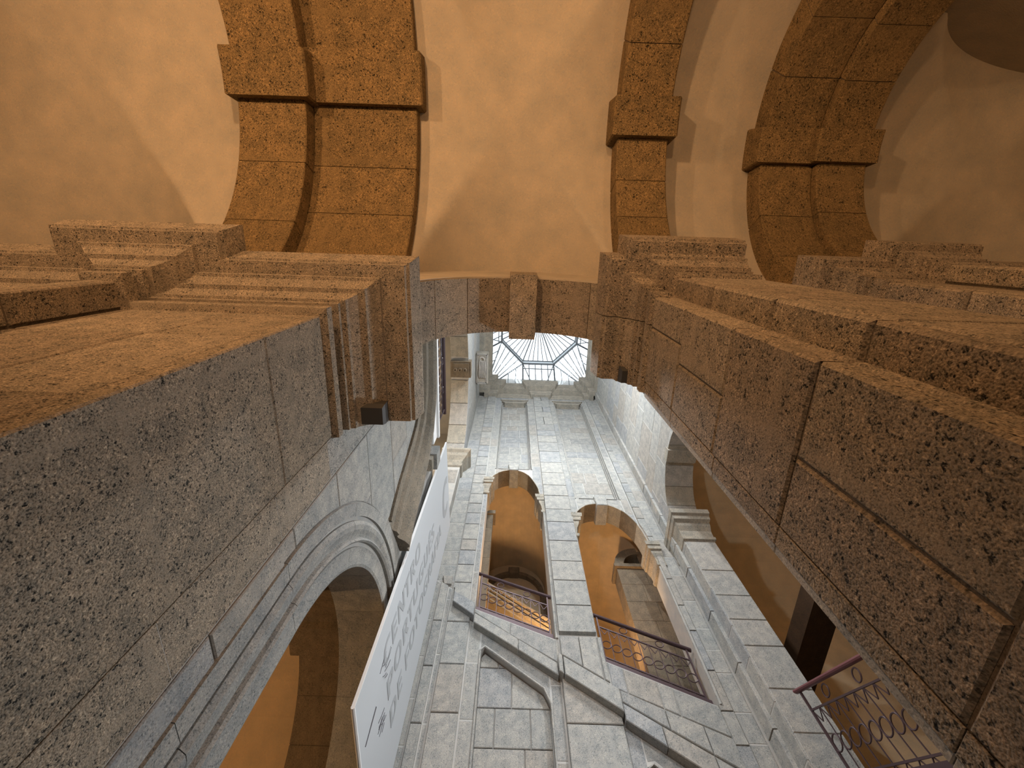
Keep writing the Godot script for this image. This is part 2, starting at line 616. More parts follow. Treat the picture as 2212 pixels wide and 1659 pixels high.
	for i in 7:
		for c in [[0.21, 0.62], [0.62, 1.29]]:
			stone(fr_right(3.0), rect(c[0], rows[i], c[1], rows[i + 1]), -0.1, 0.0, m[(i + 1) % 3], b, "stone", 0.010, 0.012)
		stone(fr_back(0.21), rect(3.1, rows[i], 3.45, rows[i + 1]), -0.08, 0.0, m[i % 3], b, "stone", 0.010, 0.012)
		stone(fr_right(3.45), rect(0.06, rows[i], 0.205, rows[i + 1]), -0.08, 0.0, m[i % 3], b, "stone", 0.010, 0.012)
		stone(fr_back(0.06), rect(3.53, rows[i], 3.9, rows[i + 1]), -0.08, 0.0, m[(i + 1) % 3], b, "stone", 0.010, 0.012)
		for k in 3:
			stone(fr_back(0.21), rect(3.9 + k * 1.5, rows[i], 5.4 + k * 1.5, rows[i + 1]), -0.08, 0.0, m[(i + k) % 3], b, "stone", 0.010, 0.012)
	var l2 := []
	for e in levels:
		l2.append([e[0], e[1], e[2] * 0.55])
	var p2 := [[3.0, 1.24, -1, 0], [3.0, 0.21, -1, 1], [3.45, 0.21, -0.6, 1], [3.45, 0.06, -0.6, 1], [3.9, 0.06, 0.5, 1], [3.9, 0.21, 0.5, 1], [6.0, 0.21, 0, 1]]
	sh("capital", ring_closed_moulding(p2, l2), M.pier_b, b)


# one order of a transverse rib: voussoirs over a core, keystone set proud
func rib_order(o: Node, x0: float, x1: float, fc: float, hc: float, r: float, cuts: Array, keep: float, mats: Array) -> void:
	var fr := fr_left(0.0)
	var core := Sh.new()
	prism(core, fr, ring_piece(Vector2(fc, hc), r + 0.015, r + 0.42, 2, 178, 60), x0 + 0.012, x1 - 0.012)
	sh("joint_bed", core, M.pier_joint, o)
	var c := Vector2(fc, hc)
	for i in cuts.size() - 1:
		var a: float = cuts[i]
		var b: float = cuts[i + 1]
		var key := absf((a + b) * 0.5 - 90.0) < 4.0
		var g := rad_to_deg(0.004 / r)
		var q := ring_piece(c, r, r + 0.4, a + g, b - g, 9)
		if key:
			q = ring_piece(c, r - keep, r + 0.45, a, b, 9)
		var s := Sh.new()
		if key:
			var q0 := ring_piece(c, r - keep + 0.02, r + 0.43, a + 0.5, b - 0.5, 9)
			s.loft([fr.ring(q0, x0 - 0.09), fr.ring(q, x0 - 0.07), fr.ring(q, x1 + 0.07), fr.ring(q0, x1 + 0.09)])
		else:
			var q0 := ring_piece(c, r + 0.012, r + 0.39, a + g * 3, b - g * 3, 9)
			s.loft([fr.ring(q0, x0), fr.ring(q, x0 + 0.012), fr.ring(q, x1 - 0.012), fr.ring(q0, x1)])
		sh("keystone" if key else "voussoir", s, mats[i % mats.size()], o)


func build_ribs() -> void:
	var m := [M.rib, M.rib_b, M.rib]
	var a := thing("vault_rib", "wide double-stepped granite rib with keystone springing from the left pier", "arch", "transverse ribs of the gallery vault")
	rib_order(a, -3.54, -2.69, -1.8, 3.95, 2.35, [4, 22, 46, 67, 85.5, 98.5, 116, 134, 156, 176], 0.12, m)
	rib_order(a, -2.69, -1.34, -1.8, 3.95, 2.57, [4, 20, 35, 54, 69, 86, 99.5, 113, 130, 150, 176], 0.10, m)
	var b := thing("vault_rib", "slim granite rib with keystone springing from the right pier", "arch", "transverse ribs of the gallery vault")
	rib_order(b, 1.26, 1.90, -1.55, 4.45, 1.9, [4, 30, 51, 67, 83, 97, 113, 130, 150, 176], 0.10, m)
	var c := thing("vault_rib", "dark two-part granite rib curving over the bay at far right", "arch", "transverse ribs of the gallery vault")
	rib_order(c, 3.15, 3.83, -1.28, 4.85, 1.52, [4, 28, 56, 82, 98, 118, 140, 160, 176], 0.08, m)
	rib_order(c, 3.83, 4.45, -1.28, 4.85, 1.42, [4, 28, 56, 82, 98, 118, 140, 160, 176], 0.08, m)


func build_window_arch() -> void:
	var o := thing("keystone_arch", "granite arch with keystone spanning the two near piers below the skylight", "arch")
	var fr := fr_back(1.1)
	var c := Vector2(0.11, 4.5)
	var core := Sh.new()
	prism(core, fr, ring_piece(c, 1.142, 1.6, 0, 180, 50), 0.02, 0.62)
	sh("joint_bed", core, M.pier_joint, o)
	var cuts := [-8.0, 18.0, 46.0, 79.5, 81.9, 98.6, 101.0, 127.0, 153.0, 187.0]
	var mats := [M.pier_b, M.pier, M.pier_b]
	for i in cuts.size() - 1:
		if i == 3 or i == 5:
			continue
		var a: float = cuts[i]
		var b: float = cuts[i + 1]
		var key := i == 4
		if key:
			var q := PackedVector2Array()
			for e in [[-0.055, 5.46], [0.27, 5.46], [0.28, 5.95], [-0.065, 5.95]]:
				q.append(Vector2(e[0], e[1]))
			var s := stone_shape(fr, q, 0.0, 0.76, 0.0, 0.02)
			s = Sh.new()
			var q2 := Geometry2D.offset_polygon(ccw(q), -0.015, Geometry2D.JOIN_MITER)[0]
			s.loft([fr.ring(ccw(q), -0.06), fr.ring(ccw(q), 0.735)])
			sh("keystone", s, M.pier_c, o)
		else:
			if i == 2:
				b = 82.5
			if i == 6:
				a = 98.0
			var g := 0.25
			var s := Sh.new()
			prism(s, fr, ring_piece(c, 1.13, 1.62, a + g, b - g, 12), 0.0, 0.672)
			sh("voussoir", s, mats[i % 3], o)


func granite_image(n: int, sd: int, grain: float, dark: float, light: float, blotch: float) -> Array:
	var a := FastNoiseLite.new()
	a.seed = sd
	a.noise_type = FastNoiseLite.TYPE_SIMPLEX_SMOOTH
	a.frequency = grain
	a.fractal_octaves = 2
	var b := FastNoiseLite.new()
	b.seed = sd + 7
	b.noise_type = FastNoiseLite.TYPE_SIMPLEX_SMOOTH
	b.frequency = 0.006
	b.fractal_octaves = 4
	var c := FastNoiseLite.new()
	c.seed = sd + 13
	c.noise_type = FastNoiseLite.TYPE_CELLULAR
	c.cellular_return_type = FastNoiseLite.RETURN_CELL_VALUE
	c.frequency = grain * 0.9
	var e := FastNoiseLite.new()
	e.seed = sd + 29
	e.noise_type = FastNoiseLite.TYPE_CELLULAR
	e.cellular_return_type = FastNoiseLite.RETURN_CELL_VALUE
	e.frequency = grain * 2.1
	var ie := e.get_seamless_image(n, n).get_data()
	var ia := a.get_seamless_image(n, n).get_data()
	var ib := b.get_seamless_image(n, n).get_data()
	var ic := c.get_seamless_image(n, n).get_data()
	var col := PackedByteArray()
	col.resize(n * n * 3)
	var hei := PackedByteArray()
	hei.resize(n * n)
	for i in n * n:
		var u := ia[i] / 255.0
		var w := ib[i] / 255.0
		var k := ic[i] / 255.0
		var z := ie[i] / 255.0
		var t := 0.74 + (w - 0.5) * blotch + (z - 0.5) * 0.16 * (dark + light) / 0.5
		t -= dark * (smoothstep(0.30, 0.12, k) * 0.7 + smoothstep(0.22, 0.08, z) * 0.5 + smoothstep(0.55, 0.8, u) * 0.35)
		t += light * smoothstep(0.7, 0.9, k)
		var warm := (w - 0.5) * 0.02 + (k - 0.5) * 0.04
		col[i * 3] = clampi(int((t + warm) * 255), 0, 255)
		col[i * 3 + 1] = clampi(int(t * 255), 0, 255)
		col[i * 3 + 2] = clampi(int((t - warm) * 255), 0, 255)
		hei[i] = clampi(int((0.5 + (0.5 - u) * 0.5 + (k - 0.5) * 0.3 + (z - 0.5) * 0.2) * 255), 0, 255)
	var im := Image.create_from_data(n, n, false, Image.FORMAT_RGB8, col)
	var hm := Image.create_from_data(n, n, false, Image.FORMAT_L8, hei)
	hm.convert(Image.FORMAT_RGBA8)
	hm.bump_map_to_normal_map(3.0)
	return [ImageTexture.create_from_image(im), ImageTexture.create_from_image(hm)]


func mat(called: String, c: Color, rough: float, tex: Array = [], scale := 1.0, bump := 0.0) -> StandardMaterial3D:
	var m := StandardMaterial3D.new()
	m.resource_name = called
	m.albedo_color = c.linear_to_srgb()
	m.roughness = rough
	m.metallic_specular = 0.3
	if tex:
		m.albedo_texture = tex[0]
		m.uv1_triplanar = true
		m.uv1_world_triplanar = true
		m.uv1_scale = Vector3.ONE * scale
		m.uv1_triplanar_sharpness = 4.0
		if bump > 0.0:
			m.normal_enabled = true
			m.normal_texture = tex[1]
			m.normal_scale = bump
	M[called] = m
	return m


func make_materials() -> void:
	var coarse := granite_image(1024, 3, 0.11, 0.72, 0.26, 0.14)
	var fine := granite_image(768, 21, 0.13, 0.34, 0.14, 0.12)
	var soft := granite_image(512, 40, 0.20, 0.04, 0.03, 0.06)
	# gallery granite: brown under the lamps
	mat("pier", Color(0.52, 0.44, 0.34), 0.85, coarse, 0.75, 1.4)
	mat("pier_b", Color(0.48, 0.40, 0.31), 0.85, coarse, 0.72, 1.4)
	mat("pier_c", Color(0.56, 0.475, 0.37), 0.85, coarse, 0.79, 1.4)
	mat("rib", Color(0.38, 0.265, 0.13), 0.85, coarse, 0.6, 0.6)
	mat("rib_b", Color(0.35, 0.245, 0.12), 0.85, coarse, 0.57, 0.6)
	mat("pier_joint", Color(0.26, 0.21, 0.16), 0.9, fine, 1.0)
	# shaft granite, a few tones
	mat("shaft", Color(0.60, 0.60, 0.57), 0.85, fine, 0.9, 0.35)
	mat("shaft_b", Color(0.55, 0.55, 0.53), 0.85, fine, 0.85, 0.35)
	mat("shaft_c", Color(0.64, 0.63, 0.59), 0.85, fine, 0.95, 0.35)
	mat("shaft_d", Color(0.60, 0.57, 0.52), 0.85, fine, 0.9, 0.35)
	mat("shaft_e", Color(0.56, 0.57, 0.57), 0.85, fine, 0.8, 0.35)
	mat("shaft_f", Color(0.52, 0.50, 0.46), 0.85, coarse, 0.8, 0.7)
	mat("mortar", Color(0.78, 0.77, 0.74), 0.9, soft, 1.0)
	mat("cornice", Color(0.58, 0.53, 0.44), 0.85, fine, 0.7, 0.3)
	mat("cornice_shaded", Color(0.40, 0.345, 0.27), 0.85, fine, 0.7, 0.3)  # darkened cornice stone, with the shade under the balcony put in its colour
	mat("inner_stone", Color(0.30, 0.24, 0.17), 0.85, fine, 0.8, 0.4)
	mat("plaster", Color(0.80, 0.72, 0.60), 0.95, soft, 0.6, 0.25)
	mat("plaster_inner", Color(0.80, 0.63, 0.42), 0.95, soft, 0.6)
	mat("floor", Color(0.42, 0.39, 0.35), 0.7, fine, 0.6)
	mat("white", Color(0.80, 0.81, 0.82), 0.6)
	mat("banner", Color(0.49, 0.52, 0.55), 0.8)
	mat("print", Color(0.36, 0.38, 0.40), 0.8)
	mat("ink", Color(0.10, 0.10, 0.11), 0.8)
	var iron := mat("iron", Color(0.075, 0.05, 0.055), 0.45)
	iron.metallic = 0.3
	mat("rail_red", Color(0.12, 0.045, 0.05), 0.4)
	mat("bars", Color(0.16, 0.17, 0.18), 0.5)
	mat("curb", Color(0.78, 0.84, 0.88), 0.6)
	mat("wood", Color(0.10, 0.055, 0.03), 0.6, fine, 0.8)
	mat("lamp_case", Color(0.05, 0.05, 0.05), 0.5)
	mat("step", Color(0.36, 0.30, 0.21), 0.8, fine, 1.0)
	var glass := StandardMaterial3D.new()
	glass.resource_name = "glass"
	glass.albedo_color = Color(0.95, 0.98, 1.0, 0.06)
	glass.transparency = BaseMaterial3D.TRANSPARENCY_ALPHA
	glass.roughness = 0.02
	M["glass"] = glass
	var glow := mat("lamp_glow", Color(1, 0.8, 0.5), 0.5)
	glow.emission_enabled = true
	glow.emission = Color(1.0, 0.72, 0.4)
	glow.emission_energy_multiplier = 3.0


# ------------------------------------------------------------------ the stair shaft

func tones() -> Array:
	return [M.shaft, M.shaft_b, M.shaft_c, M.shaft, M.shaft_e, M.shaft_d, M.shaft_c]


func build_left_shaft_wall() -> void:
	var o := structure("wall_left", "left granite wall of the stair shaft with a moulded arch and a balcony opening")
	var fr := fr_left(-1.604)
	var s := Sh.new()
	var cl := Vector2(4.9, 2.6)
	prism(s, fr, rect(1.72, -1.6, 2.88, 2.62), -0.63, 0.0)
	prism(s, fr, rect(6.92, -1.6, 8.0, 2.62), -0.63, 0.0)
	var q := V2([1.72, 8.2, 1.72, 2.6])
	q.append_array(arc(cl, 2.02, 180, 0, 40))
	q.append_array(V2([8.0, 2.6, 8.0, 8.2]))
	prism(s, fr, q, -0.63, 0.0)
	prism(s, fr, rect(1.1, 8.2, 1.9, 24.0), -0.63, 0.0)
	prism(s, fr, rect(7.0, 8.2, 8.0, 24.0), -0.63, 0.0)
	var q2 := V2([1.9, 24.0, 1.9, 13.4])
	q2.append_array(arc(Vector2(4.45, 13.4), 2.55, 180, 0, 40, 2.15))
	q2.append_array(V2([7.0, 24.0]))
	prism(s, fr, q2, -0.63, 0.0)
	sh("joint_bed", s, M.mortar, o)
	# courses of the lower wall, cut round the arch
	var hole := V2([2.26, -2, 2.26, 2.6])
	hole.append_array(arc(cl, 2.66, 180, 0, 40))
	hole.append_array(V2([7.56, -2]))
	hole = ccw(hole)
	var li := fr_left(-1.6)
	courses(li, 1.712, 2.07, -0.9, 7.0, 1.05, 0.6, -0.003, [M.pier_c, M.shaft_f], o, [], 0.002, 0.002)
	courses(li, 2.07, 7.4, -0.71, 7.35, 0.84, 1.5, 0.012, tones(), o, [hole], 0.010, 0.008, 0.12)
	courses(li, 7.0, 7.4, 8.2, 20.7, 0.7, 0.6, 0.0, tones(), o)
	var hole2 := V2([1.8, 8, 1.8, 13.4])
	hole2.append_array(arc(Vector2(4.45, 13.4), 2.55, 180, 0, 40, 2.15))
	hole2.append_array(V2([7.0, 8]))
	courses(li, 2.2, 7.4, 13.4, 20.7, 0.8, 1.3, 0.0, tones(), o, [ccw(hole2)])
	# far jamb of the upper opening and its impost
	courses(fr_back(7.0), -2.24, -1.62, 8.2, 13.4, 0.75, 0.8, 0.0, [M.cornice, M.shaft_d, M.cornice], o)
	var lev := [[12.75, 0.0, 0.0], [12.8, 0.05, 0.05], [12.95, 0.06, 0.06], [13.0, 0.02, 0.02], [13.15, 0.06, 0.06], [13.3, 0.16, 0.16], [13.42, 0.2, 0.2], [13.5, 0.28, 0.28], [13.6, 0.28, 0.28]]
	sh("impost", ring_closed_moulding([[-2.3, 7.0, 0, 1], [-1.6, 7.0, 1, 1], [-1.6, 7.4, 1, 0]], lev), M.cornice, o)
	# stones of the upper arch soffit and its carved keystone
	var soff := fr_left(-1.6)
	var cc := Vector2(4.45, 13.4)
	for i in 9:
		if i == 4:
			continue
		var a0 := i * 20.0 + 0.3
		var a1 := i * 20.0 + 19.7
		var qq := arc(cc, 2.56, a0, a1, 6, 2.16)
		qq.reverse()
		qq.append_array(arc(cc, 2.5, a0, a1, 6, 2.1))
		var v := Sh.new()
		prism(v, soff, ccw(qq), -0.64, -0.005)
		sh("soffit_stone", v, M.cornice if i % 2 else M.shaft_d, o)
	var ks := Sh.new()
	for e in [[0.0, 0.30, 0.34], [0.12, 0.24, 0.42]]:
		ks.box(P(-1.6 - 0.64 + e[0], 15.55 - e[2] * 0.6, 4.45 - e[1]), P(-1.6 + 0.1 - e[0] * 0.6, 15.7, 4.45 + e[1]))
	for k in 3:
		ks.hoop(P(-1.72 - k * 0.17, 15.28, 4.45), Vector3.RIGHT, Vector3.BACK, 0.055, 0.03, 10, 6)
	sh("keystone", ks, M.inner_stone, o)
	# archivolt: plain fascia, roll and hollow, running down the jambs
	var prof := [[2.0, -0.63], [2.0, 0.0], [2.03, 0.012], [2.20, 0.012], [2.215, -0.03], [2.245, -0.035], [2.25, 0.035], [2.27, 0.055], [2.29, 0.04], [2.30, 0.01], [2.33, 0.015], [2.38, 0.035], [2.43, 0.04], [2.47, 0.015], [2.475, -0.045], [2.51, -0.045], [2.515, 0.03], [2.65, 0.03], [2.655, 0.0], [2.655, -0.2], [2.2, -0.63]]
	var ar := thing("moulded_archivolt", "grey moulded granite archivolt round the low arch left of the banner", "arch")
	var spans := [[-4.2, -2.75], [-2.75, -1.1], [-1.1, 0.3], [0.3, 1.5], [1.5, 2.6]]
	for side in [1.0, -1.0]:
		for sp in spans:
			var rings := []
			for hh in [sp[0] + 0.0025, sp[1] - 0.0025]:
				var ring := PackedVector3Array()
				for e in prof:
					ring.append(li.p(4.9 - side * e[0], maxf(hh, -1.6), e[1]))
				rings.append(ring)
			if sp[1] > -1.6:
				var v := Sh.new()
				v.loft(rings)
				sh("jamb_stone", v, M.shaft_b if side > 0 else M.shaft, ar)
	var cuts := [180.0, 149.0, 121.0, 96.0, 60.0, 30.0, 0.0]
	for i in cuts.size() - 1:
		var rings := []
		for k in 13:
			var a := deg_to_rad(lerpf(cuts[i] - 0.06, cuts[i + 1] + 0.06, k / 12.0))
			var ring := PackedVector3Array()
			for e in prof:
				ring.append(li.p(4.9 + cos(a) * e[0], 2.6 + sin(a) * e[0], e[1]))
			rings.append(ring)
		var v := Sh.new()
		v.loft(rings, true, true, true)
		sh("voussoir", v, [M.shaft_b, M.shaft, M.shaft_c][i % 3], ar)
	# the cornice under the balcony, level at first and then sweeping down behind the banner
	var bal := thing("stone_cornice", "moulded cornice with shade put in its brown, sweeping down under the white balcony edge on the left", "cornice")
	var cp := [Vector2(1.2, 7.28), Vector2(2.06, 7.24), Vector2(2.55, 7.16), Vector2(2.78, 7.0), Vector2(2.95, 6.7), Vector2(3.1, 6.3), Vector2(3.2, 5.95), Vector2(3.33, 5.55), Vector2(3.46, 5.25), Vector2(3.58, 5.02)]
	var cpr := [[0.0, 0.0], [0.0, 0.05], [0.05, 0.055], [0.06, 0.01], [0.28, 0.02], [0.33, 0.07], [0.42, 0.09], [0.46, 0.05], [0.52, 0.06], [0.62, 0.14], [0.72, 0.18], [0.80, 0.18], [0.84, 0.14], [0.95, 0.15], [0.95, 0.0]]
	var parts := [[0, 3], [3, 6], [6, 9]]
	for pt in parts:
		var rings := []
		for i in range(pt[0], pt[1] + 1):
			var d: Vector2 = (cp[mini(i + 1, 9)] - cp[maxi(i - 1, 0)]).normalized()
			var nn := Vector2(-d.y, d.x)
			if i == 0:
				nn = Vector2(0, 1)
			var ring := PackedVector3Array()
			for e in cpr:
				var z: Vector2 = cp[i] + nn * e[0]
				ring.append(li.p(z.x, z.y, e[1]))
			rings.append(ring)
		var v := Sh.new()
		v.loft(rings, true, true, true)
		sh("cornice_length", v, M.cornice_shaded, bal)
	var sl := thing("balcony_slab", "white painted balcony edge under the zigzag railing at upper left", "balcony")
	var bs := Sh.new()
	bs.box(P(-2.2, 8.2, 1.2), P(-1.56, 8.62, 4.0))
	sh("slab", bs, M.white, sl)
	var bt := Sh.new()
	bt.box(P(-2.2, 8.62, 1.2), P(-1.52, 8.72, 4.04))
	sh("nosing", bt, M.white, sl)
	var br := thing("stone_bracket", "grey stone block ending the balcony edge above the banner", "bracket")
	var bb := Sh.new()
	bb.box(P(-2.2, 7.75, 3.98), P(-1.42, 8.12, 4.32))
	sh("block", bb, M.shaft_b, br)
	var b2 := Sh.new()
	b2.box(P(-2.2, 7.55, 4.0), P(-1.48, 7.74, 4.25))
	sh("lower_block", b2, M.cornice, br)
	# carved console over the upper arch
	var cs := thing("carved_console", "square carved stone console below the cornice, left of the skylight", "console")
	var c1 := Sh.new()
	c1.box(P(-1.58, 18.5, 4.6), P(-1.06, 18.9, 6.0))
	sh("slab", c1, M.cornice, cs)
	var c2 := Sh.new()
	for e in [[0.02, 0.06], [0.07, 0.11]]:
		var x0: float = -1.58 + e[0]
		var x1: float = -1.06 - e[0]
		var f0: float = 4.6 + e[0]
		var f1: float = 6.0 - e[0]
		for bx in [[x0, f0, x1, f0 + 0.03], [x0, f1 - 0.03, x1, f1], [x1 - 0.03, f0, x1, f1], [x0, f0, x0 + 0.03, f1]]:
			c2.box(P(bx[0], 18.5, bx[1]), P(bx[2], 18.5 - 0.06 + e[0] * 0.5, bx[3]))
	sh("border", c2, M.shaft_c, cs)
	var c3 := Sh.new()
	for i in 5:
		c3.bar([P(-1.44 + i * 0.06, 18.48, 4.95), P(-1.42 + i * 0.06, 18.42, 5.2), P(-1.45 + i * 0.06, 18.42, 5.5), P(-1.43 + i * 0.06, 18.48, 5.7)], 0.028, 6)
	c3.hoop(P(-1.32, 18.47, 4.88), Vector3.RIGHT, Vector3.BACK, 0.1, 0.035, 12, 6)
	sh("carving", c3, M.shaft_d, cs)


func build_right_shaft_wall() -> void:
	var o := structure("wall_right", "right granite wall of the stair shaft, bright at the top, with one arch")
	var s := Sh.new()
	var fr := fr_right(4.234)
	var c := Vector2(5.3, 9.74)
	prism(s, fr, rect(1.1, -1.6, 3.95, 9.76), -0.73, 0.0)
	prism(s, fr, rect(6.67, -1.6, 8.0, 9.76), -0.73, 0.0)
	var q := V2([1.1, 24.0, 1.1, 9.74])
	q.append_array(arc(c, 1.37, 180, 0, 36, 1.0))
	q.append_array(V2([8.0, 9.74, 8.0, 24.0]))
	prism(s, fr, q, -0.73, 0.0)
	sh("joint_bed", s, M.mortar, o)
	var hole := V2([3.95, 0, 3.95, 9.74])
	hole.append_array(arc(c, 1.35, 180, 0, 36, 0.98))
	hole.append_array(V2([6.65, 0]))
	hole = ccw(hole)
	var ri := fr_right(4.23)
	courses(ri, 6.65, 7.38, 2.6, 9.74, 0.8, 0.9, 0.0, tones(), o)
	courses(ri, 2.6, 7.38, 9.74, 20.7, 0.85, 1.2, 0.0, tones(), o, [hole])
	# raised pilaster strips beside the corner
	courses(ri, 6.95, 7.25, 4.0, 20.7, 1.0, 0.6, 0.07, tones(), o)
	# soffit stones and far jamb of the arch
	for i in 7:
		var a0 := i * 180.0 / 7 + 0.3
		var a1 := (i + 1) * 180.0 / 7 - 0.3
		var qq := arc(c, 1.38, a0, a1, 6, 1.01)
		qq.reverse()
		qq.append_array(arc(c, 1.34, a0, a1, 6, 0.97))
		var v := Sh.new()
		prism(v, ri, ccw(qq), -0.75, 0.0)
		sh("soffit_stone", v, M.cornice if i % 2 else M.shaft_d, o)
	var ks := Sh.new()
	ks.box(P(4.2, 10.6, 5.12), P(4.98, 10.8, 5.48))
	sh("keystone", ks, M.cornice, o)
	var jf := fr_back(6.65)
	courses(jf, 4.25, 4.97, 2.6, 8.9, 0.72, 2.0, 0.0, tones(), o, [], 0.012, 0.01)
	var lev := [[8.88, 0.0, 0.0], [8.9, 0.05, 0.05], [8.98, 0.06, 0.06], [9.0, 0.02, 0.02], [9.2, 0.05, 0.05], [9.32, 0.10, 0.12], [9.42, 0.12, 0.15], [9.46, 0.2, 0.22], [9.58, 0.22, 0.25], [9.6, 0.27, 0.3], [9.74, 0.28, 0.32]]
	sh("impost", ring_closed_moulding([[4.98, 6.65, 0.4, 1], [4.23, 6.65, -0.4, 1], [4.23, 7.38, -0.4, 0]], lev), M.cornice, o)


func spline(p: PackedVector2Array, n: int) -> PackedVector2Array:
	var r := PackedVector2Array()
	for i in p.size() - 1:
		var a := p[maxi(i - 1, 0)]
		var d := p[mini(i + 2, p.size() - 1)]
		for k in n:
			r.append(p[i].cubic_interpolate(p[i + 1], a, d, float(k) / n))
	r.append(p[-1])
	return r


func build_far_wall() -> void:
	var o := structure("wall_far", "tall far granite wall of the stair shaft with two stair arches and sunk panels")
	var fr := fr_back(7.4)
	var h1 := V2([1.02, 6.70])
	h1.append_array(spline(V2([1.02, 11.55, 0.99, 11.94, 0.9, 12.47, 0.65, 13.12, 0.34, 13.40, -0.02, 13.42, -0.37, 13.22, -0.58, 12.9, -0.64, 12.5]), 4))
	h1.append_array(V2([-0.63, 7.40]))
	h1 = ccw(h1)
	var h2 := V2([3.74, 5.45])
	h2.append_array(spline(V2([3.74, 9.75, 3.69, 10.32, 3.57, 10.78, 3.34, 11.22, 2.97, 11.50, 2.64, 11.53, 2.27, 11.40, 1.98, 11.05, 1.87, 10.6]), 4))
	h2.append_array(V2([1.86, 6.28]))
	h2 = ccw(h2)
	var rake1 := ccw(V2([-1.75, 8.3, -1.13, 7.9, -1.13, 7.62, -0.63, 7.25, -0.63, 7.08, 1.02, 5.95, 1.02, 6.05, 2.04, 5.35, 2.04, 5.2, 4.4, 3.6, 4.4, 30, -1.75, 30]))
	var below := ccw(V2([-1.75, 8.3, -1.13, 7.9, -1.13, 7.62, -0.63, 7.25, -0.63, 7.08, 1.02, 5.95, 1.02, 6.05, 2.04, 5.35, 2.04, 5.2, 4.4, 3.6, 4.4, 0, -1.75, 0]))
	var core := Sh.new()
	var strips := [[-1.62, -0.46, -1.6, 24.0, -0.004], [-0.46, 0.78, -1.6, 13.45, -0.004], [-0.46, 0.78, 13.45, 20.2, -0.21], [-0.46, 0.78, 20.2, 24.0, -0.004], [0.78, 2.06, -1.6, 24.0, -0.004], [2.06, 3.42, -1.6, 11.75, -0.004], [2.06, 3.42, 11.75, 20.2, -0.21], [2.06, 3.42, 20.2, 24.0, -0.004], [3.42, 4.3, -1.6, 24.0, -0.004]]
	for e in strips:
		var bits := [rect(e[0], e[2], e[1], e[3])]
		for hole in [h1, h2]:
			var next := []
			for q in bits:
				for r in Geometry2D.clip_polygons(q, hole):
					if not Geometry2D.is_polygon_clockwise(r):
						next.append(r)
			bits = next
		for q in bits:
			# the sunk panels below the stair string
			var low := []
			for pan in [ccw(V2([-0.44, 3.0, 0.84, 3.0, 0.84, 5.42, 0.73, 5.68, -0.35, 6.48, -0.44, 6.40])), ccw(V2([2.22, 2.0, 3.75, 2.0, 3.75, 3.2, 3.6, 3.45, 2.32, 4.55, 2.22, 4.5]))]:
				if low.is_empty():
					low = [q]
				var nx := []
				for z in low:
					for r in Geometry2D.clip_polygons(z, pan):
						if not Geometry2D.is_polygon_clockwise(r):
							nx.append(r)
				low = nx
			for z in low:
				prism(core, fr, z, -0.6, e[4])
	core.box(fr.p(-0.6, 2.9, -0.6), fr.p(1.0, 6.6, -0.17))
	core.box(fr.p(2.1, 1.9, -0.6), fr.p(3.9, 4.7, -0.17))
	sh("joint_bed", core, M.mortar, o)
	var t := tones()
	# stones above the stair string, strip by strip
	var cols := [[-1.6, -1.16, 0.0, 5.0, 20.7, 0.6, 0.9], [-1.16, -0.76, 0.06, 5.0, 20.7, 0.55, 0.9], [-0.76, -0.46, 0.0, 6.9, 20.7, 0.8, 0.9], [-0.46, 0.78, 0.0, 12.0, 13.45, 0.6, 0.8], [-0.46, 0.78, 0.0, 20.2, 20.7, 0.5, 1.4], [0.78, 1.08, 0.0, 6.1, 20.7, 0.9, 0.9], [1.08, 1.84, 0.10, 6.8, 21.0, 0.7, 0.85], [1.84, 2.06, 0.0, 6.0, 20.7, 0.9, 0.9], [2.06, 3.42, 0.0, 10.4, 11.75, 0.6, 0.8], [2.06, 3.42, 0.0, 20.2, 20.7, 0.5, 1.4], [3.42, 3.66, 0.0, 5.0, 20.7, 0.9, 0.9], [3.66, 3.89, 0.06, 4.0, 20.7, 0.7, 0.9], [3.89, 4.22, 0.0, 3.6, 20.7, 0.62, 0.9]]
	for c in cols:
		courses(fr, c[0], c[1], c[3], c[4], c[5], c[6], c[2], t, o, [h1, h2, below])
	courses(fr, -0.40, 0.72, 13.5, 20.15, 0.55, 0.62, -0.2, t, o, [], 0.022, 0.008, 0.35)
	courses(fr, 2.12, 3.36, 11.8, 20.15, 0.55, 0.66, -0.2, t, o, [], 0.022, 0.008, 0.35)
	# frames of the sunk panels, with lugged corners at the top
	for pn in [[-0.46, 0.78, 13.45, 20.2, 3], [2.06, 3.42, 11.75, 20.2, 5]]:
		var fm := Sh.new()
		var x0: float = pn[0]
		var x1: float = pn[1]
		for e in [[0.0, 0.03, 0.02], [0.045, 0.02, -0.04], [0.08, 0.02, -0.1]]:
			var i: float = e[0]
			var w: float = e[1]
			fm.box(fr.p(x0 + i - 0.02, pn[2], -0.2), fr.p(x0 + i + w - 0.02, pn[3] - 0.3, e[2]))
			fm.box(fr.p(x1 - i - w + 0.02, pn[2], -0.2), fr.p(x1 - i + 0.02, pn[3] - 0.3, e[2]))
			fm.box(fr.p(x0 + i + 0.12, pn[3] - i - w, -0.2), fr.p(x1 - i - 0.12, pn[3] - i, e[2]))
			for sgn in [0, 1]:
				var ax: float = x0 + i if sgn == 0 else x1 - i
				var bx: float = x0 + i + 0.14 if sgn == 0 else x1 - i - 0.14
				fm.bar([fr.p(ax, pn[3] - 0.3, -0.08 + e[2] * 0.5), fr.p((ax * 2 + bx) / 3, pn[3] - 0.12 - i, -0.08 + e[2] * 0.5), fr.p(bx, pn[3] - i, -0.08 + e[2] * 0.5)], w * 0.8, 4)
			fm.box(fr.p(x0 + i + 0.1, pn[2], -0.2), fr.p(x1 - i - 0.1, pn[2] + w, e[2]))
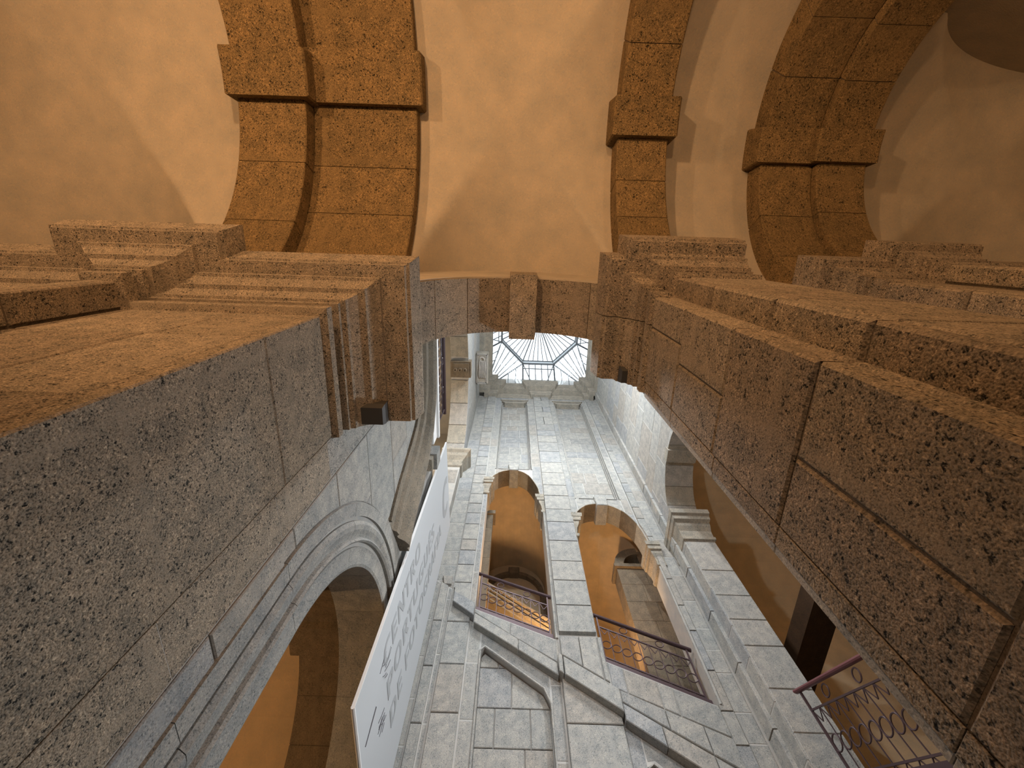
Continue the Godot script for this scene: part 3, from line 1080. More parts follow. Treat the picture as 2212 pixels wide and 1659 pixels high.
		sh("panel_moulding", fm, M.shaft_c, o)
		var hd := Sh.new()
		for e in [[0.06, 20.32, 0.0, 20.24, 0.06], [0.0, 20.22, -0.12, 20.0, 0.02], [-0.12, 19.98, -0.15, 19.9, 0.05]]:
			prism(hd, fr, V2([x0 - e[0], e[1], x0 - e[2], e[3], x1 + e[2], e[3], x1 + e[0], e[1]]), -0.2, e[4])
		sh("panel_head", hd, M.cornice, o)
	# keystones
	for k in [[-0.03, 0.34, 13.72, 12.95, 0.0, 0.02, 0.31, M.inner_stone], [2.60, 3.0, 11.80, 11.0, 0.0, 2.65, 2.97, M.cornice]]:
		var ks := Sh.new()
		var qa := V2([k[5], k[3] + 0.36, k[6], k[3] + 0.36, k[1], k[2], k[0], k[2]])
		ks.loft([fr.ring(qa, -0.64), fr.ring(qa, 0.05), fr.ring(Geometry2D.offset_polygon(ccw(qa), -0.015, Geometry2D.JOIN_MITER)[0], 0.065)])
		sh("keystone", ks, M.shaft_c, o)
	# soffits of the two arches, stone by stone
	for hq in [h1, h2]:
		var pts: PackedVector2Array = hq.slice(1, hq.size() - 1) if hq[0].y < 8.0 else hq
		var arcp := PackedVector2Array()
		for z in hq:
			if z.y > 9.0:
				arcp.append(z)
		for i in range(0, arcp.size() - 1, 6):
			var e := mini(i + 6, arcp.size() - 1)
			var qq := PackedVector2Array()
			for k in range(i, e + 1):
				qq.append(arcp[k])
			var mid: Vector2 = Vector2(0.18, 12.0) if hq == h1 else Vector2(2.8, 10.2)
			for k in range(e, i - 1, -1):
				qq.append(mid + (arcp[k] - mid) * 0.975)
			var v := Sh.new()
			prism(v, fr, ccw(qq), -0.61, -0.004)
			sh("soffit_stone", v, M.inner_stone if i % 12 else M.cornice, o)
	# inner faces of the right jambs
	for e in [[1.03, 6.6, 11.0], [3.75, 5.3, 8.8]]:
		courses(Fr.new(P(e[0], 0, 7.4), Vector3.FORWARD, Vector3.UP, Vector3.LEFT), 0.02, 0.6, e[1], e[2], 0.85, 0.9, 0.006, t, o, [], 0.01, 0.008)
	# impost blocks of the raking arches
	var lev := func(h0: float, h1v: float, p: float) -> Array:
		var z := []
		for e in [[0.0, 0.0], [0.03, 0.25], [0.13, 0.3], [0.15, 0.08], [0.4, 0.2], [0.55, 0.45], [0.66, 0.5], [0.68, 0.75], [0.82, 0.8], [0.84, 0.95], [1.0, 1.0]]:
			z.append([lerpf(h0, h1v, e[0]), e[1] * p, e[1] * p])
		return z
	sh("impost", ring_closed_moulding([[-0.80, 7.4, 0, 1], [-0.63, 7.4, 1, 1], [-0.63, 8.0, 1, 0]], lev.call(11.85, 12.62, 0.17)), M.cornice, o)
	sh("impost", ring_closed_moulding([[1.08, 7.4, 0, 0.5], [1.02, 7.4, -1, 0.5], [1.02, 8.0, -1, 0]], lev.call(10.95, 11.8, 0.2)), M.cornice, o)
	sh("impost", ring_closed_moulding([[1.80, 7.4, 0, 0.5], [1.87, 7.4, 1, 0.5], [1.87, 8.0, 1, 0]], lev.call(9.9, 10.85, 0.24)), M.cornice, o)
	sh("impost", ring_closed_moulding([[3.92, 7.4, 0, 1], [3.73, 7.4, -1, 1], [3.73, 8.0, -1, 0]], lev.call(8.85, 9.6, 0.18)), M.cornice, o)
	# bead on the right jambs
	for e in [[1.045, 6.72, 10.95], [3.745, 5.5, 8.85]]:
		var b := Sh.new()
		b.bar([fr.p(e[0], e[1], 0.0), fr.p(e[0], e[2], 0.0)], 0.03, 10)
		sh("bead", b, M.shaft_c, o)
	# parapets and the raking string of the stair
	var pq := [
		[V2([-0.63, 7.40, 0.12, 7.08, 0.12, 6.78, -0.63, 7.30]), 0.03],
		[V2([0.12, 7.08, 1.02, 6.70, 1.02, 6.20, 0.12, 6.78]), 0.03],
		[V2([-0.63, 7.31, 0.28, 6.70, 0.28, 6.45, -0.63, 7.06]), 0.16],
		[V2([0.28, 6.70, 1.02, 6.20, 1.02, 5.94, 0.28, 6.45]), 0.16],
		[V2([-1.13, 7.9, -0.64, 7.58, -0.64, 7.23, -1.13, 7.6]), 0.20],
		[V2([-1.46, 8.35, -1.22, 8.35, -1.22, 8.08, -1.40, 8.08]), 0.05],
		[V2([1.03, 6.42, 1.12, 6.38, 1.12, 5.98, 1.03, 6.05]), 0.24],
		[V2([1.13, 6.36, 2.06, 5.74, 2.06, 5.33, 1.13, 5.98]), 0.26],
		[V2([1.10, 6.80, 1.48, 6.80, 1.48, 6.13, 1.10, 6.38]), 0.10],
		[V2([1.48, 6.80, 1.83, 6.80, 1.83, 5.90, 1.48, 6.13]), 0.10],
		[V2([1.84, 6.80, 1.93, 6.80, 1.93, 5.84, 1.84, 5.90]), 0.03],
		[V2([1.94, 6.25, 2.20, 6.13, 2.20, 5.64, 1.94, 5.77]), 0.02],
		[V2([2.20, 6.13, 2.75, 5.89, 2.75, 5.40, 2.20, 5.64]), 0.02],
		[V2([2.75, 5.89, 3.0, 5.78, 3.0, 5.28, 2.75, 5.40]), 0.02],
		[V2([3.0, 5.78, 3.74, 5.45, 3.74, 4.95, 3.0, 5.28]), 0.02],
		[V2([2.06, 5.72, 2.75, 5.40, 2.75, 5.06, 2.06, 5.5]), 0.04],
		[V2([2.75, 5.40, 3.3, 5.15, 3.3, 4.72, 2.75, 5.06]), 0.04],
		[V2([3.3, 5.15, 3.88, 4.88, 3.88, 4.36, 3.3, 4.72]), 0.04],
		[V2([2.05, 5.5, 2.62, 5.13, 2.62, 4.80, 2.05, 5.2]), 0.18],
		[V2([2.62, 5.13, 3.3, 4.70, 3.3, 4.33, 2.62, 4.80]), 0.18],
		[V2([3.3, 4.70, 4.2, 4.12, 4.2, 3.71, 3.3, 4.33]), 0.18]]
	for i in pq.size():
		var kd: float = (7.4 - pq[i][1]) / 7.4      # the edges were measured on the wall plane; stones in front of it are nearer and smaller
		var qk := PackedVector2Array()
		for z in pq[i][0]:
			qk.append(z * kd)
		stone(fr, qk, -0.3, pq[i][1], t[i % t.size()], o, "string_stone", 0.012, 0.012)
	# wall below the string: pilaster strips, low pier and sunk panels
	var lows := [[-1.6, -1.47, 0.0, 0.8], [-1.46, -1.27, 0.05, 0.95], [-1.27, -1.18, 0.0, 1.2], [-1.17, -0.70, 0.06, 0.92], [-0.69, -0.45, 0.0, 0.95], [0.85, 1.04, 0.0, 1.1], [1.05, 1.97, 0.10, 0.95], [1.98, 2.22, 0.0, 1.0], [3.76, 4.2, 0.0, 0.8]]
	for c in lows:
		courses(fr, c[0], c[1], 1.4, 8.3, c[3], 1.2, c[2], t, o, [rake1], 0.014, 0.012, 0.12)
	var top1 := ccw(V2([-0.6, 6.36, -0.44, 6.34, -0.35, 6.46, 0.73, 5.66, 0.84, 5.40, 1.0, 5.40, 1.0, 20, -0.6, 20]))
	courses(fr, -0.43, 0.83, 1.6, 6.5, 0.62, 0.72, -0.13, t, o, [top1], 0.014, 0.01)
	var top2 := ccw(V2([2.0, 4.5, 2.22, 4.5, 2.32, 4.53, 3.6, 3.43, 3.75, 3.2, 4.5, 3.2, 4.5, 20, 2.0, 20]))
	courses(fr, 2.23, 3.74, 1.6, 4.6, 0.62, 0.8, -0.13, t, o, [top2], 0.014, 0.01)
	var field1 := ccw(V2([-0.44, 6.44, -0.35, 6.52, 0.74, 5.71, 0.84, 5.46, 0.84, 6.06, -0.44, 6.94]))
	stone(fr, field1, -0.1, 0.0, M.shaft_b, o, "stone", 0.012, 0.01)
	var field2 := ccw(V2([2.22, 4.58, 2.34, 4.6, 3.62, 3.5, 3.75, 3.25, 3.75, 4.02, 2.22, 5.06]))
	stone(fr, field2, -0.1, 0.0, M.shaft_b, o, "stone", 0.012, 0.01)
	for pn in [[-0.44, 6.40, -0.35, 6.49, 0.73, 5.69, 0.84, 5.42, 0.84, 1.6, -0.44, 1.6], [2.22, 4.5, 2.32, 4.56, 3.6, 3.46, 3.75, 3.2, 3.75, 1.6, 2.22, 1.6]]:
		var b := Sh.new()
		var p3 := []
		for e in V2(pn):
			p3.append(fr.p(e.x, e.y, 0.004))
		p3.append(p3[0])
		b.bar(p3, 0.022, 6)
		sh("panel_moulding", b, M.shaft_c, o)


func build_cornice_and_skylight() -> void:
	var o := thing("entablature", "weathered stone cornice stepping round the top of the shaft under the skylight", "cornice")
	var loop := V2([-1.46, 1.1, -1.46, 6.95, -1.16, 6.95, -1.16, 7.2, -0.76, 7.2, -0.76, 7.4, 1.0, 7.4, 1.0, 7.2, 1.92, 7.2, 1.92, 7.4, 3.66, 7.4, 3.66, 7.2, 3.9, 7.2, 3.9, 6.95, 4.23, 6.95, 4.23, 1.1])
	var prof := [[20.7, -0.2], [20.7, 0.02], [20.72, 0.05], [20.86, 0.06], [20.88, 0.10], [20.93, 0.12], [20.96, 0.08], [21.25, 0.08], [21.27, 0.14], [21.3, 0.30], [21.36, 0.33], [21.38, 0.38], [21.52, 0.39], [21.54, 0.43], [21.66, 0.46], [21.72, 0.46], [21.72, -0.2]]
	# each straight length is offset on its own, so that the breaks keep their mitres
	var n := loop.size()
	var nrm := []
	for i in n - 1:
		var d := (loop[i + 1] - loop[i]).normalized()
		nrm.append(Vector2(d.y, -d.x))
	var s := Sh.new()
	var rings := []
	for i in n:
		var a: Vector2 = nrm[maxi(i - 1, 0)]
		var b: Vector2 = nrm[mini(i, n - 2)]
		var off := a if i == 0 or i == n - 1 else a + b
		if i == 0:
			off = b
		if i == n - 1:
			off = a
		var ring := PackedVector3Array()
		for e in prof:
			var q: Vector2 = loop[i] + off * e[1]
			ring.append(P(q.x, e[0], q.y))
		rings.append(ring)
	s.loft(rings, true, true)
	sh("cornice", s, M.cornice, o)
	# attic above the cornice, carrying the glass roof
	var w := structure("trim_1", "attic wall above the cornice", "trim")
	var at := Sh.new()
	at.box(P(-2.3, 21.0, 7.35), P(5.0, 22.0, 8.1))
	at.box(P(-2.3, 21.0, 0.4), P(5.0, 22.0, 1.25))
	at.box(P(-2.3, 21.0, 1.25), P(-1.42, 22.0, 7.35))
	at.box(P(4.2, 21.0, 1.25), P(5.0, 22.0, 7.35))
	sh("attic_face", at, M.shaft_c, w)
	# skylight: eight sloping fields, a raised octagonal curb and a glazed lantern
	var k := structure("window_1", "octagonal glass skylight with dark glazing bars closing the shaft", "skylight")
	var c := Vector2(1.46, 4.4)
	var ap := 2.09
	var ring8 := []
	for i in 8:
		var an := deg_to_rad(22.5 + 45.0 * i)
		ring8.append(c + Vector2(cos(an), sin(an)) * ap / cos(deg_to_rad(22.5)))
	var x0 := -1.4
	var x1 := 4.2
	var f0 := 1.3
	var f1 := 7.35
	var edge := []
	for i in 8:
		var q: Vector2 = ring8[i]
		var an := 22.5 + 45.0 * i
		if an < 45 or an > 315:
			edge.append(Vector2(x1, q.y))
		elif an < 135:
			edge.append(Vector2(q.x, f1))
		elif an < 225:
			edge.append(Vector2(x0, q.y))
		else:
			edge.append(Vector2(q.x, f0))
	var corner := {0: Vector2(x1, f1), 2: Vector2(x0, f1), 4: Vector2(x0, f0), 6: Vector2(x1, f0)}
	var hl := 21.9
	var hr := 24.0
	var up := 24.55
	var apex := P(c.x, 26.0, c.y)
	for i in 8:
		var j := (i + 1) % 8
		var ra := P(ring8[i].x, hr, ring8[i].y)
		var rb := P(ring8[j].x, hr, ring8[j].y)
		var ea := P(edge[i].x, hl, edge[i].y)
		var eb := P(edge[j].x, hl, edge[j].y)
		var lines := [[ra, ea], [rb, eb]]
		var thin := []
		var pane := Sh.new()
		var dn := Vector3(0, 0.012, 0)
		if corner.has(i):
			var cq: Vector2 = corner[i]
			var pc := P(cq.x, hl, cq.y)
			pane.loft([PackedVector3Array([ra, ea, pc, eb, rb]), PackedVector3Array([ra + dn, ea + dn, pc + dn, eb + dn, rb + dn])])
			lines.append([ra, pc])
			lines.append([rb, pc])
			for z in [0.2, 0.4, 0.6, 0.8]:
				thin.append([ea.lerp(pc, z), ra.lerp(pc, z)])
				thin.append([eb.lerp(pc, z), rb.lerp(pc, z)])
				thin.append([ra.lerp(rb, z), ra.lerp(rb, z).lerp(pc, 0.62 if z != 0.4 else 1.0)])
		else:
			pane.loft([PackedVector3Array([ra, ea, eb, rb]), PackedVector3Array([ra + dn, ea + dn, eb + dn, rb + dn])])
			for z in [0.2, 0.4, 0.6, 0.8]:
				thin.append([ra.lerp(rb, z), ea.lerp(eb, z)])
			thin.append([ra.lerp(ea, 0.2), rb.lerp(eb, 0.2)])
			thin.append([ra, ea.lerp(eb, 0.36)])
			thin.append([rb, ea.lerp(eb, 0.64)])
		sh("pane", pane, M.glass, k)
		for l in lines:
			var b := Sh.new()
			b.bar(l, 0.045, 6)
			sh("glazing_bar", b, M.bars, k)
		for l in thin:
			var b := Sh.new()
			b.bar(l, 0.03, 5)
			sh("glazing_bar", b, M.bars, k)
		var rau := P(ring8[i].x, up, ring8[i].y)
		var rbu := P(ring8[j].x, up, ring8[j].y)
		var cin := c
		var qa: Vector2 = cin + (ring8[i] - cin) * 1.02
		var qb: Vector2 = cin + (ring8[j] - cin) * 1.02
		var cu := Sh.new()
		cu.loft([PackedVector3Array([ra, rb, P(qb.x, hr, qb.y), P(qa.x, hr, qa.y)]), PackedVector3Array([rau, rbu, P(qb.x, up, qb.y), P(qa.x, up, qa.y)])])
		sh("curb", cu, M.curb, k)
		for hh in [hr, up]:
			var cb := Sh.new()
			cb.bar([P(ring8[i].x, hh, ring8[i].y), P(ring8[j].x, hh, ring8[j].y)], 0.06, 6)
			sh("curb_rail", cb, M.bars, k)
		var po := Sh.new()
		po.bar([ra, rau], 0.03, 6)
		sh("post", po, M.bars, k)
		var tp := Sh.new()
		tp.loft([PackedVector3Array([rau, rbu, apex]), PackedVector3Array([rau + dn, rbu + dn, apex + dn])])
		sh("pane", tp, M.glass, k)
		for z in [0.0, 0.17, 0.33, 0.5, 0.67, 0.83]:
			var b := Sh.new()
			b.bar([rau.lerp(rbu, z), apex], 0.04 if z == 0.0 else 0.028, 5)
			sh("glazing_bar", b, M.bars, k)


# ------------------------------------------------------------------ rooms behind the shaft's arches

func barrel(s: Sh, x0: float, x1: float, f0: float, f1: float, hs: float, rise: float, along_f := true, n := 28) -> void:
	var rings := []
	for i in 2:
		var inner := PackedVector3Array()
		var outer := PackedVector3Array()
		for k in n + 1:
			var a := PI * k / n
			if along_f:
				var x := (x0 + x1) * 0.5 + cos(a) * (x1 - x0) * 0.5
				inner.append(P(x, hs + sin(a) * rise, f0 if i == 0 else f1))
				outer.append(P((x0 + x1) * 0.5 + cos(a) * (x1 - x0) * 0.54, hs + sin(a) * (rise + 0.2), f0 if i == 0 else f1))
			else:
				var f := (f0 + f1) * 0.5 + cos(a) * (f1 - f0) * 0.5
				inner.append(P(x0 if i == 0 else x1, hs + sin(a) * rise, f))
				outer.append(P(x0 if i == 0 else x1, hs + sin(a) * (rise + 0.2), (f0 + f1) * 0.5 + cos(a) * (f1 - f0) * 0.54))
		outer.reverse()
		inner.append_array(outer)
		rings.append(inner)
	s.loft(rings, true, true, true)


func doorway_arch(called: String, label: String, fr: Fr, c: Vector2, r: float, foot: float) -> void:
	var o := thing(called, label, "arch", "stone arches inside the rooms")
	var n := 9
	for i in n:
		var a0 := 180.0 * i / n + 0.4
		var a1 := 180.0 * (i + 1) / n - 0.4
		var s := Sh.new()
		prism(s, fr, ring_piece(c, r, r + 0.14, a0, a1, 5), -0.05, 0.12)
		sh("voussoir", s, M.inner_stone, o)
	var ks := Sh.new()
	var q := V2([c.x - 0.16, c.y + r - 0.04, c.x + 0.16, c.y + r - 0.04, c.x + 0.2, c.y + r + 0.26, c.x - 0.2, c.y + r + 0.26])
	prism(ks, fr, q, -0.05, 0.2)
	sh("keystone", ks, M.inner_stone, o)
	for sd in [-1.0, 1.0]:
		var js := Sh.new()
		prism(js, fr, ccw(rect(c.x + sd * r, foot, c.x + sd * (r + 0.14), c.y)), -0.05, 0.12)
		sh("jamb", js, M.inner_stone, o)


func build_rooms() -> void:
	# landing behind the first stair arch
	var o := structure("wall_landing", "orange lit plaster landing behind the first stair arch")
	var s := Sh.new()
	barrel(s, -0.98, 1.42, 8.0, 11.9, 12.6, 1.35)
	sh("barrel_vault", s, M.plaster_inner, o)
	var w := Sh.new()
	w.box(P(-1.4, 3.0, 11.8), P(1.5, 14.4, 12.1))
	w.box(P(-1.3, 3.0, 8.0), P(-0.98, 14.4, 11.8))
	w.box(P(1.40, 3.0, 8.0), P(1.48, 14.4, 11.8))
	w.box(P(-1.4, 5.8, 8.0), P(1.5, 6.0, 12.1))
	w.box(P(-1.4, 14.3, 7.95), P(1.5, 14.5, 12.1))
	sh("plaster_face", w, M.plaster_inner, o)
	doorway_arch("doorway_arch", "stone arch with keystone on the back wall seen through the first stair arch", fr_back(11.75), Vector2(0.3, 12.38), 0.92, 6.0)
	var st := thing("stair_flight", "orange lit raking stone stair side behind the first railing", "stairs")
	for e in [[0.0, 0.42, 9.2, 10.3, "stringer"], [0.10, 0.06, 9.12, 9.2, "fillet"], [0.24, 0.05, 9.10, 9.2, "fillet"], [0.36, 0.06, 9.06, 9.2, "fillet"]]:
		var z := Sh.new()
		prism(z, fr_back(e[3]), V2([-0.7, 9.75 + e[0], 1.38, 8.2 + e[0], 1.38, 8.2 + e[0] + e[1], -0.7, 9.75 + e[0] + e[1]]), 0.0, e[3] - e[2])
		sh(e[4], z, M.step, st)
	# landing behind the second stair arch
	var o2 := structure("wall_stair", "orange lit plaster stairwell behind the second stair arch")
	var s2 := Sh.new()
	barrel(s2, 1.5, 4.35, 8.0, 12.4, 10.4, 1.5)
	sh("barrel_vault", s2, M.plaster_inner, o2)
	var w2 := Sh.new()
	w2.box(P(1.5, 2.0, 12.3), P(4.6, 12.6, 12.6))
	w2.box(P(1.48, 2.0, 8.0), P(1.56, 12.6, 12.3))
	w2.box(P(4.35, 2.0, 8.0), P(4.6, 12.6, 12.3))
	w2.box(P(1.5, 3.6, 8.0), P(4.6, 3.8, 12.6))
	w2.box(P(1.45, 12.4, 7.95), P(4.6, 12.6, 12.6))
	sh("plaster_face", w2, M.plaster_inner, o2)
	var pr := thing("stone_pilaster", "brown stone pilaster with arched head seen through the second stair arch", "pilaster")
	for i in 11:
		for k in 2:
			var z := Sh.new()
			var cut := 3.7 if i % 2 else 3.9
			z.box(P(3.14 if k == 0 else cut + 0.008, 3.7 + i * 0.6, 8.7), P(cut if k == 0 else 4.34, 3.7 + i * 0.6 + 0.59, 9.2))
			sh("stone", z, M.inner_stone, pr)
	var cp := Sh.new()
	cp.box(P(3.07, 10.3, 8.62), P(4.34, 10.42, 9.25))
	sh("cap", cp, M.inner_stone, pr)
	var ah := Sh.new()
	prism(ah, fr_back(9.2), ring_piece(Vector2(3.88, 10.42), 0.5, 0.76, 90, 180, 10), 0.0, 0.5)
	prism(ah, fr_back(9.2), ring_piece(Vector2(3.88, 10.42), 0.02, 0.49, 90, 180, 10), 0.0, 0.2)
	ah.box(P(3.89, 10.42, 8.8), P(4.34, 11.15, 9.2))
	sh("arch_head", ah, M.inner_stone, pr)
	var pl := thing("stone_pilaster", "narrow brown stone pilaster just inside the left side of the first stair arch", "pilaster")
	for i in 9:
		var z := Sh.new()
		z.box(P(-0.97, 6.2 + i * 0.68, 8.45), P(-0.47, 6.2 + i * 0.68 + 0.672, 8.8))
		sh("stone", z, M.inner_stone, pl)
	var pc := Sh.new()
	pc.box(P(-0.97, 12.32, 8.4), P(-0.40, 12.5, 8.85))
	sh("cap", pc, M.inner_stone, pl)
	# gallery behind the left arch
	var l := structure("wall_west", "orange lit gallery behind the moulded arch on the left")
	var ls := Sh.new()
	barrel(ls, -7.6, -2.25, 3.8, 8.6, 3.4, 2.4, false)
	sh("barrel_vault", ls, M.plaster_inner, l)
	var lw := Sh.new()
	lw.box(P(-7.9, -1.6, 1.7), P(-7.6, 6.2, 11.9))
	lw.box(P(-7.9, -1.6, 8.6), P(-2.2, 6.2, 9.0))
	lw.box(P(-7.9, -1.6, 3.4), P(-2.9, 6.2, 3.8))
	lw.box(P(-2.9, -1.6, 1.7), P(-2.26, 6.2, 2.7))
	lw.box(P(-7.9, 6.0, 1.7), P(-2.2, 6.3, 11.9))
	sh("plaster_face", lw, M.plaster_inner, l)
	var lr := thing("gallery_rib", "dark stone rib with keystone crossing behind the moulded arch on the left", "arch")
	rib_order(lr, -3.38, -2.4, 6.2, 3.4, 2.15, [2, 24, 44, 62, 82, 98, 118, 138, 158, 178], 0.12, [M.inner_stone])
	doorway_arch("doorway_arch", "small dark stone arch low in the gallery behind the moulded arch", fr_back(8.58), Vector2(-4.75, 3.9), 1.5, -1.0)
	# upper gallery on the left
	var u := structure("wall_upper", "cream plaster gallery behind the balcony on the upper left")
	var us := Sh.new()
	us.box(P(-5.3, 8.2, 1.1), P(-5.0, 17.0, 8.0))
	us.box(P(-5.3, 16.6, 1.1), P(-2.2, 16.9, 8.0))
	us.box(P(-5.3, 8.2, 7.6), P(-2.25, 16.9, 8.0))
	us.box(P(-5.3, 8.2, 0.8), P(-2.2, 16.9, 1.1))
	us.box(P(-5.3, 7.95, 0.8), P(-2.2, 8.2, 8.0))
	sh("plaster_face", us, M.plaster, u)
	var dr := thing("dark_door", "dark doorway strip behind the zigzag balcony railing", "door")
	var ds := Sh.new()
	ds.box(P(-2.3, 8.7, 1.3), P(-2.2, 12.0, 4.6))
	sh("leaf", ds, M.wood, dr)
	# room behind the right arch
	var r := structure("wall_east", "dim orange room behind the arch of the right shaft wall")
	var rs := Sh.new()
	barrel(rs, 4.98, 9.2, 3.2, 9.2, 8.6, 2.4, false)
	sh("barrel_vault", rs, M.plaster_inner, r)
	var rw := Sh.new()
	rw.box(P(9.2, 1.0, 2.6), P(9.5, 11.6, 9.6))
	rw.box(P(4.98, 1.0, 2.6), P(9.5, 11.6, 2.9))
	rw.box(P(4.98, 1.0, 9.2), P(9.5, 11.6, 9.5))
	rw.box(P(4.98, 11.2, 2.6), P(9.5, 11.5, 9.5))
	rw.box(P(4.98, 1.6, 2.6), P(9.5, 1.8, 9.5))
	sh("plaster_face", rw, M.plaster_inner, r)
	var be := thing("stone_beam", "dark beam under the ceiling of the room behind the right arch", "beam")
	var bs := Sh.new()
	bs.box(P(5.75, 6.6, 4.2), P(6.1, 7.0, 9.2))
	sh("beam", bs, M.wood, be)
	var b2 := Sh.new()
	b2.box(P(6.1, 6.75, 4.2), P(6.45, 7.0, 9.2))
	sh("beam_step", b2, M.wood, be)
	doorway_arch("doorway_arch", "dark stone arch on the wall of the room behind the right arch", Fr.new(P(9.15, 0, 0), Vector3.FORWARD, Vector3.UP, Vector3.LEFT), Vector2(7.0, 8.4), 1.2, 2.0)
	floodlight(P(1.27, 7.0, 8.42), P(0.1, 13.0, 10.4), ROOM * 6.0, "black floodlight on the landing behind the first stair arch", Color(1.0, 0.58, 0.26), "room floodlights", 62.0)
	floodlight(P(1.76, 6.8, 8.4), P(2.9, 11.5, 10.6), ROOM * 3.6, "black floodlight in the stairwell behind the second stair arch", Color(1.0, 0.58, 0.26), "room floodlights", 62.0)
	pendant(P(-5.4, 3.2, 4.2), ROOM * 1.0, "glowing globe lamp in the gallery behind the moulded arch", 2.2)
	pendant(P(7.6, 8.6, 4.2), ROOM * 0.4, "glowing globe lamp in the room behind the right arch", 2.4)
	pendant(P(-3.9, 13.0, 5.5), ROOM * 0.8, "glowing globe lamp in the upper gallery behind the balcony", 3.5, Color(1.0, 0.82, 0.62))


# ------------------------------------------------------------------ ironwork and banner

# a raked iron railing between two feet; u runs along it, v is up
func railing(label: String, a: Vector3, b: Vector3, tall: float, hoops: int, pairs: int, mat_top: Material) -> Node3D:
	var o := thing("iron_railing", label, "railing", "")
	o.position = a
	var d := b - a
	var along_n := d.normalized()
	var at := func(t: float, v: float) -> Vector3: return d * t + Vector3.UP * (v * tall)
	var side := along_n.cross(Vector3.UP).normalized()
	var top := Sh.new()
	var rings := []
	for t in [-0.01, 1.01]:
		var c: Vector3 = at.call(t, 1.0)
		var ring := PackedVector3Array()
		for k in 10:
			var an := TAU * k / 10
			ring.append(c + side * cos(an) * 0.045 + Vector3.UP * sin(an) * 0.035)
		rings.append(ring)
	top.loft(rings, true, true, true)
	sh("handrail", top, mat_top, o)
	for v in [0.76, 0.12]:
		var s := Sh.new()
		s.bar([at.call(0.03, v), at.call(0.97, v)], 0.016, 4)
		sh("cross_bar", s, M.iron, o)
	var base := Sh.new()
	var q0 := PackedVector3Array()
	var q1 := PackedVector3Array()
	for e in [[-0.03, -0.03], [0.03, -0.03], [0.03, 0.07], [-0.03, 0.07]]:
		q0.append(at.call(0.0, e[1]) + side * e[0])
		q1.append(at.call(1.0, e[1]) + side * e[0])
	base.loft([q0, q1])
	sh("base_rail", base, M.iron, o)
	for t in [0.04, 0.96]:
		var s := Sh.new()
		s.bar([at.call(t, 0.0), at.call(t, 0.98)], 0.02, 4)
		sh("post", s, M.iron, o)
	var step := 0.92 / hoops
	for i in hoops:
		var t := 0.04 + step * (i + 0.5)
		var s := Sh.new()
		s.hoop(at.call(t, 0.40), along_n, (Vector3.UP - along_n * along_n.y).normalized(), minf(step * d.length() * 0.44, 0.11), 0.010, 20, 5)
		sh("hoop", s, M.iron, o)
		var b1 := Sh.new()
		var t0 := 0.04 + step * (i + 1)
		if i < hoops - 1:
			b1.bar([at.call(t0, 0.12), at.call(t0, 0.76)], 0.008, 4)
			sh("baluster", b1, M.iron, o)
	for i in pairs:
		var t := 0.04 + 0.92 * (i + 0.75) / (pairs + 0.5)
		var s := Sh.new()
		s.hoop(at.call(t, 0.875), along_n, (Vector3.UP - along_n * along_n.y).normalized(), 0.075, 0.010, 18, 5)
		sh("hoop", s, M.iron, o)
	for band in [[0.76, 0.62], [0.12, 0.0]]:
		var zz := []
		var cnt := hoops * 2
		for i in cnt + 1:
			zz.append(at.call(0.04 + 0.92 * i / cnt, band[i % 2]))
		for i in cnt:
			var s := Sh.new()
			s.bar([zz[i], zz[i + 1]], 0.008, 4)
			sh("zigzag_bar", s, M.iron, o)
	return o


func build_railings() -> void:
	railing("dark iron railing with hoops in the higher stair arch", P(-0.62, 7.48, 7.52), P(1.0, 6.82, 7.52), 1.08, 8, 2, M.iron)
	railing("dark iron railing with hoops in the lower stair arch, over the wider parapet", P(1.88, 6.35, 7.52), P(3.66, 5.56, 7.52), 1.1, 9, 2, M.iron)
	railing("red topped iron railing in the arch at lower right, foreshortened", P(4.3, 3.58, 6.12), P(4.3, 2.72, 4.3), 1.2, 9, 2, M.rail_red)
	railing("zigzag iron railing on the white balcony edge at upper left", P(-1.6, 8.72, 1.3), P(-1.6, 8.72, 3.96), 1.15, 12, 3, M.iron)


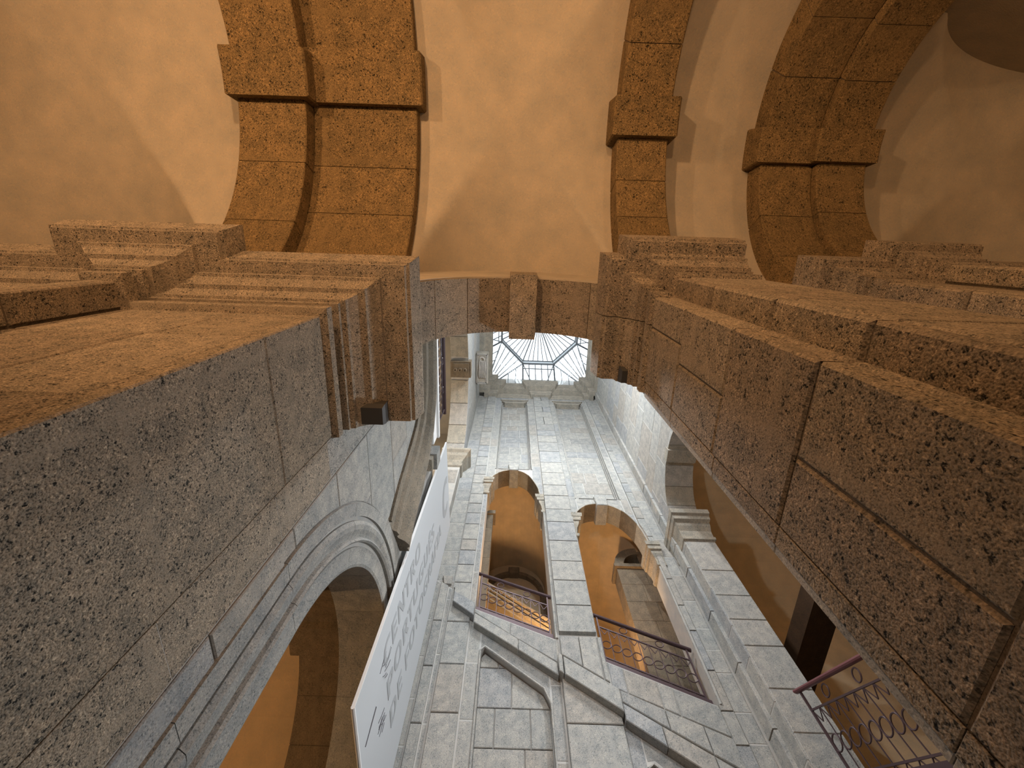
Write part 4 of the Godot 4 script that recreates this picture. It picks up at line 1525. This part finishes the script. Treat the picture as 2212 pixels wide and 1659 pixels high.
func build_banner() -> void:
	var o := thing("exhibition_banner", "long pale grey banner with grey lettering hanging down the left side of the shaft", "banner")
	var li := fr_left(-1.48)
	var s := Sh.new()
	var q := PackedVector2Array()
	for e in [[4.5, 3.19], [7.0, 3.19], [7.0, 9.7], [4.5, 9.35]]:
		q.append(Vector2(e[0], e[1]))
	prism(s, li, q, -0.02, 0.0)
	sh("sheet", s, M.banner, o)
	var hem := Sh.new()
	hem.bar([li.p(4.48, 3.19, -0.01), li.p(7.02, 3.19, -0.01)], 0.022, 8)
	sh("hem_rod", hem, M.white, o)
	var e := Sh.new()
	e.box(li.p(4.485, 3.19, -0.03), li.p(4.5, 9.35, 0.004))
	sh("hem_edge", e, M.white, o)
	var font := SystemFont.new()
	font.font_names = PackedStringArray(["Droid Sans"])
	font.font_weight = 700
	for l in [["CENTRO", 5.17, 4.10, 2.15], ["PORTUGUÊS", 5.74, 4.12, 3.38], ["DE FOTOGRAFIA", 6.28, 4.15, 4.15]]:
		var tm := TextMesh.new()
		tm.font = font
		tm.text = l[0]
		tm.font_size = 64
		tm.pixel_size = 0.0070
		tm.depth = 0.004
		tm.horizontal_alignment = HORIZONTAL_ALIGNMENT_LEFT
		tm.vertical_alignment = VERTICAL_ALIGNMENT_BOTTOM
		var m := put("lettering", tm, M.print, o)
		var wide: float = tm.get_aabb().size.x
		var k: float = l[3] / wide
		m.transform = Transform3D(Basis(Vector3.UP * k, Vector3.BACK * 1.0, Vector3.RIGHT), li.p(l[1] + 0.1, l[2], 0.003))
	var big := TextMesh.new()
	big.font = font
	big.text = "C"
	big.font_size = 64
	big.pixel_size = 0.02
	big.depth = 0.004
	big.horizontal_alignment = HORIZONTAL_ALIGNMENT_LEFT
	big.vertical_alignment = VERTICAL_ALIGNMENT_BOTTOM
	var bm := put("lettering", big, M.print, o)
	bm.transform = Transform3D(Basis(Vector3.UP, Vector3.BACK, Vector3.RIGHT), li.p(6.55, 8.55, 0.003))
	var ink := Sh.new()
	var r2 := RandomNumberGenerator.new()
	r2.seed = 5
	for g in [[4.95, 3.75, 0.5], [5.5, 3.7, 0.4]]:
		for i in 7:
			var a := Vector2(g[0] + r2.randf() * 0.35, g[1] + r2.randf() * g[2])
			var d := Vector2(r2.randf_range(-0.06, 0.1), r2.randf_range(0.1, 0.28))
			ink.bar([li.p(a.x, a.y, 0.002), li.p(a.x + d.x * 0.6, a.y + d.y * 0.5, 0.004), li.p(a.x + d.x, a.y + d.y, 0.002)], 0.004, 4)
	ink.bar([li.p(5.3, 3.35, 0.002), li.p(5.25, 3.75, 0.004)], 0.008, 4)
	sh("signature", ink, M.ink, o)
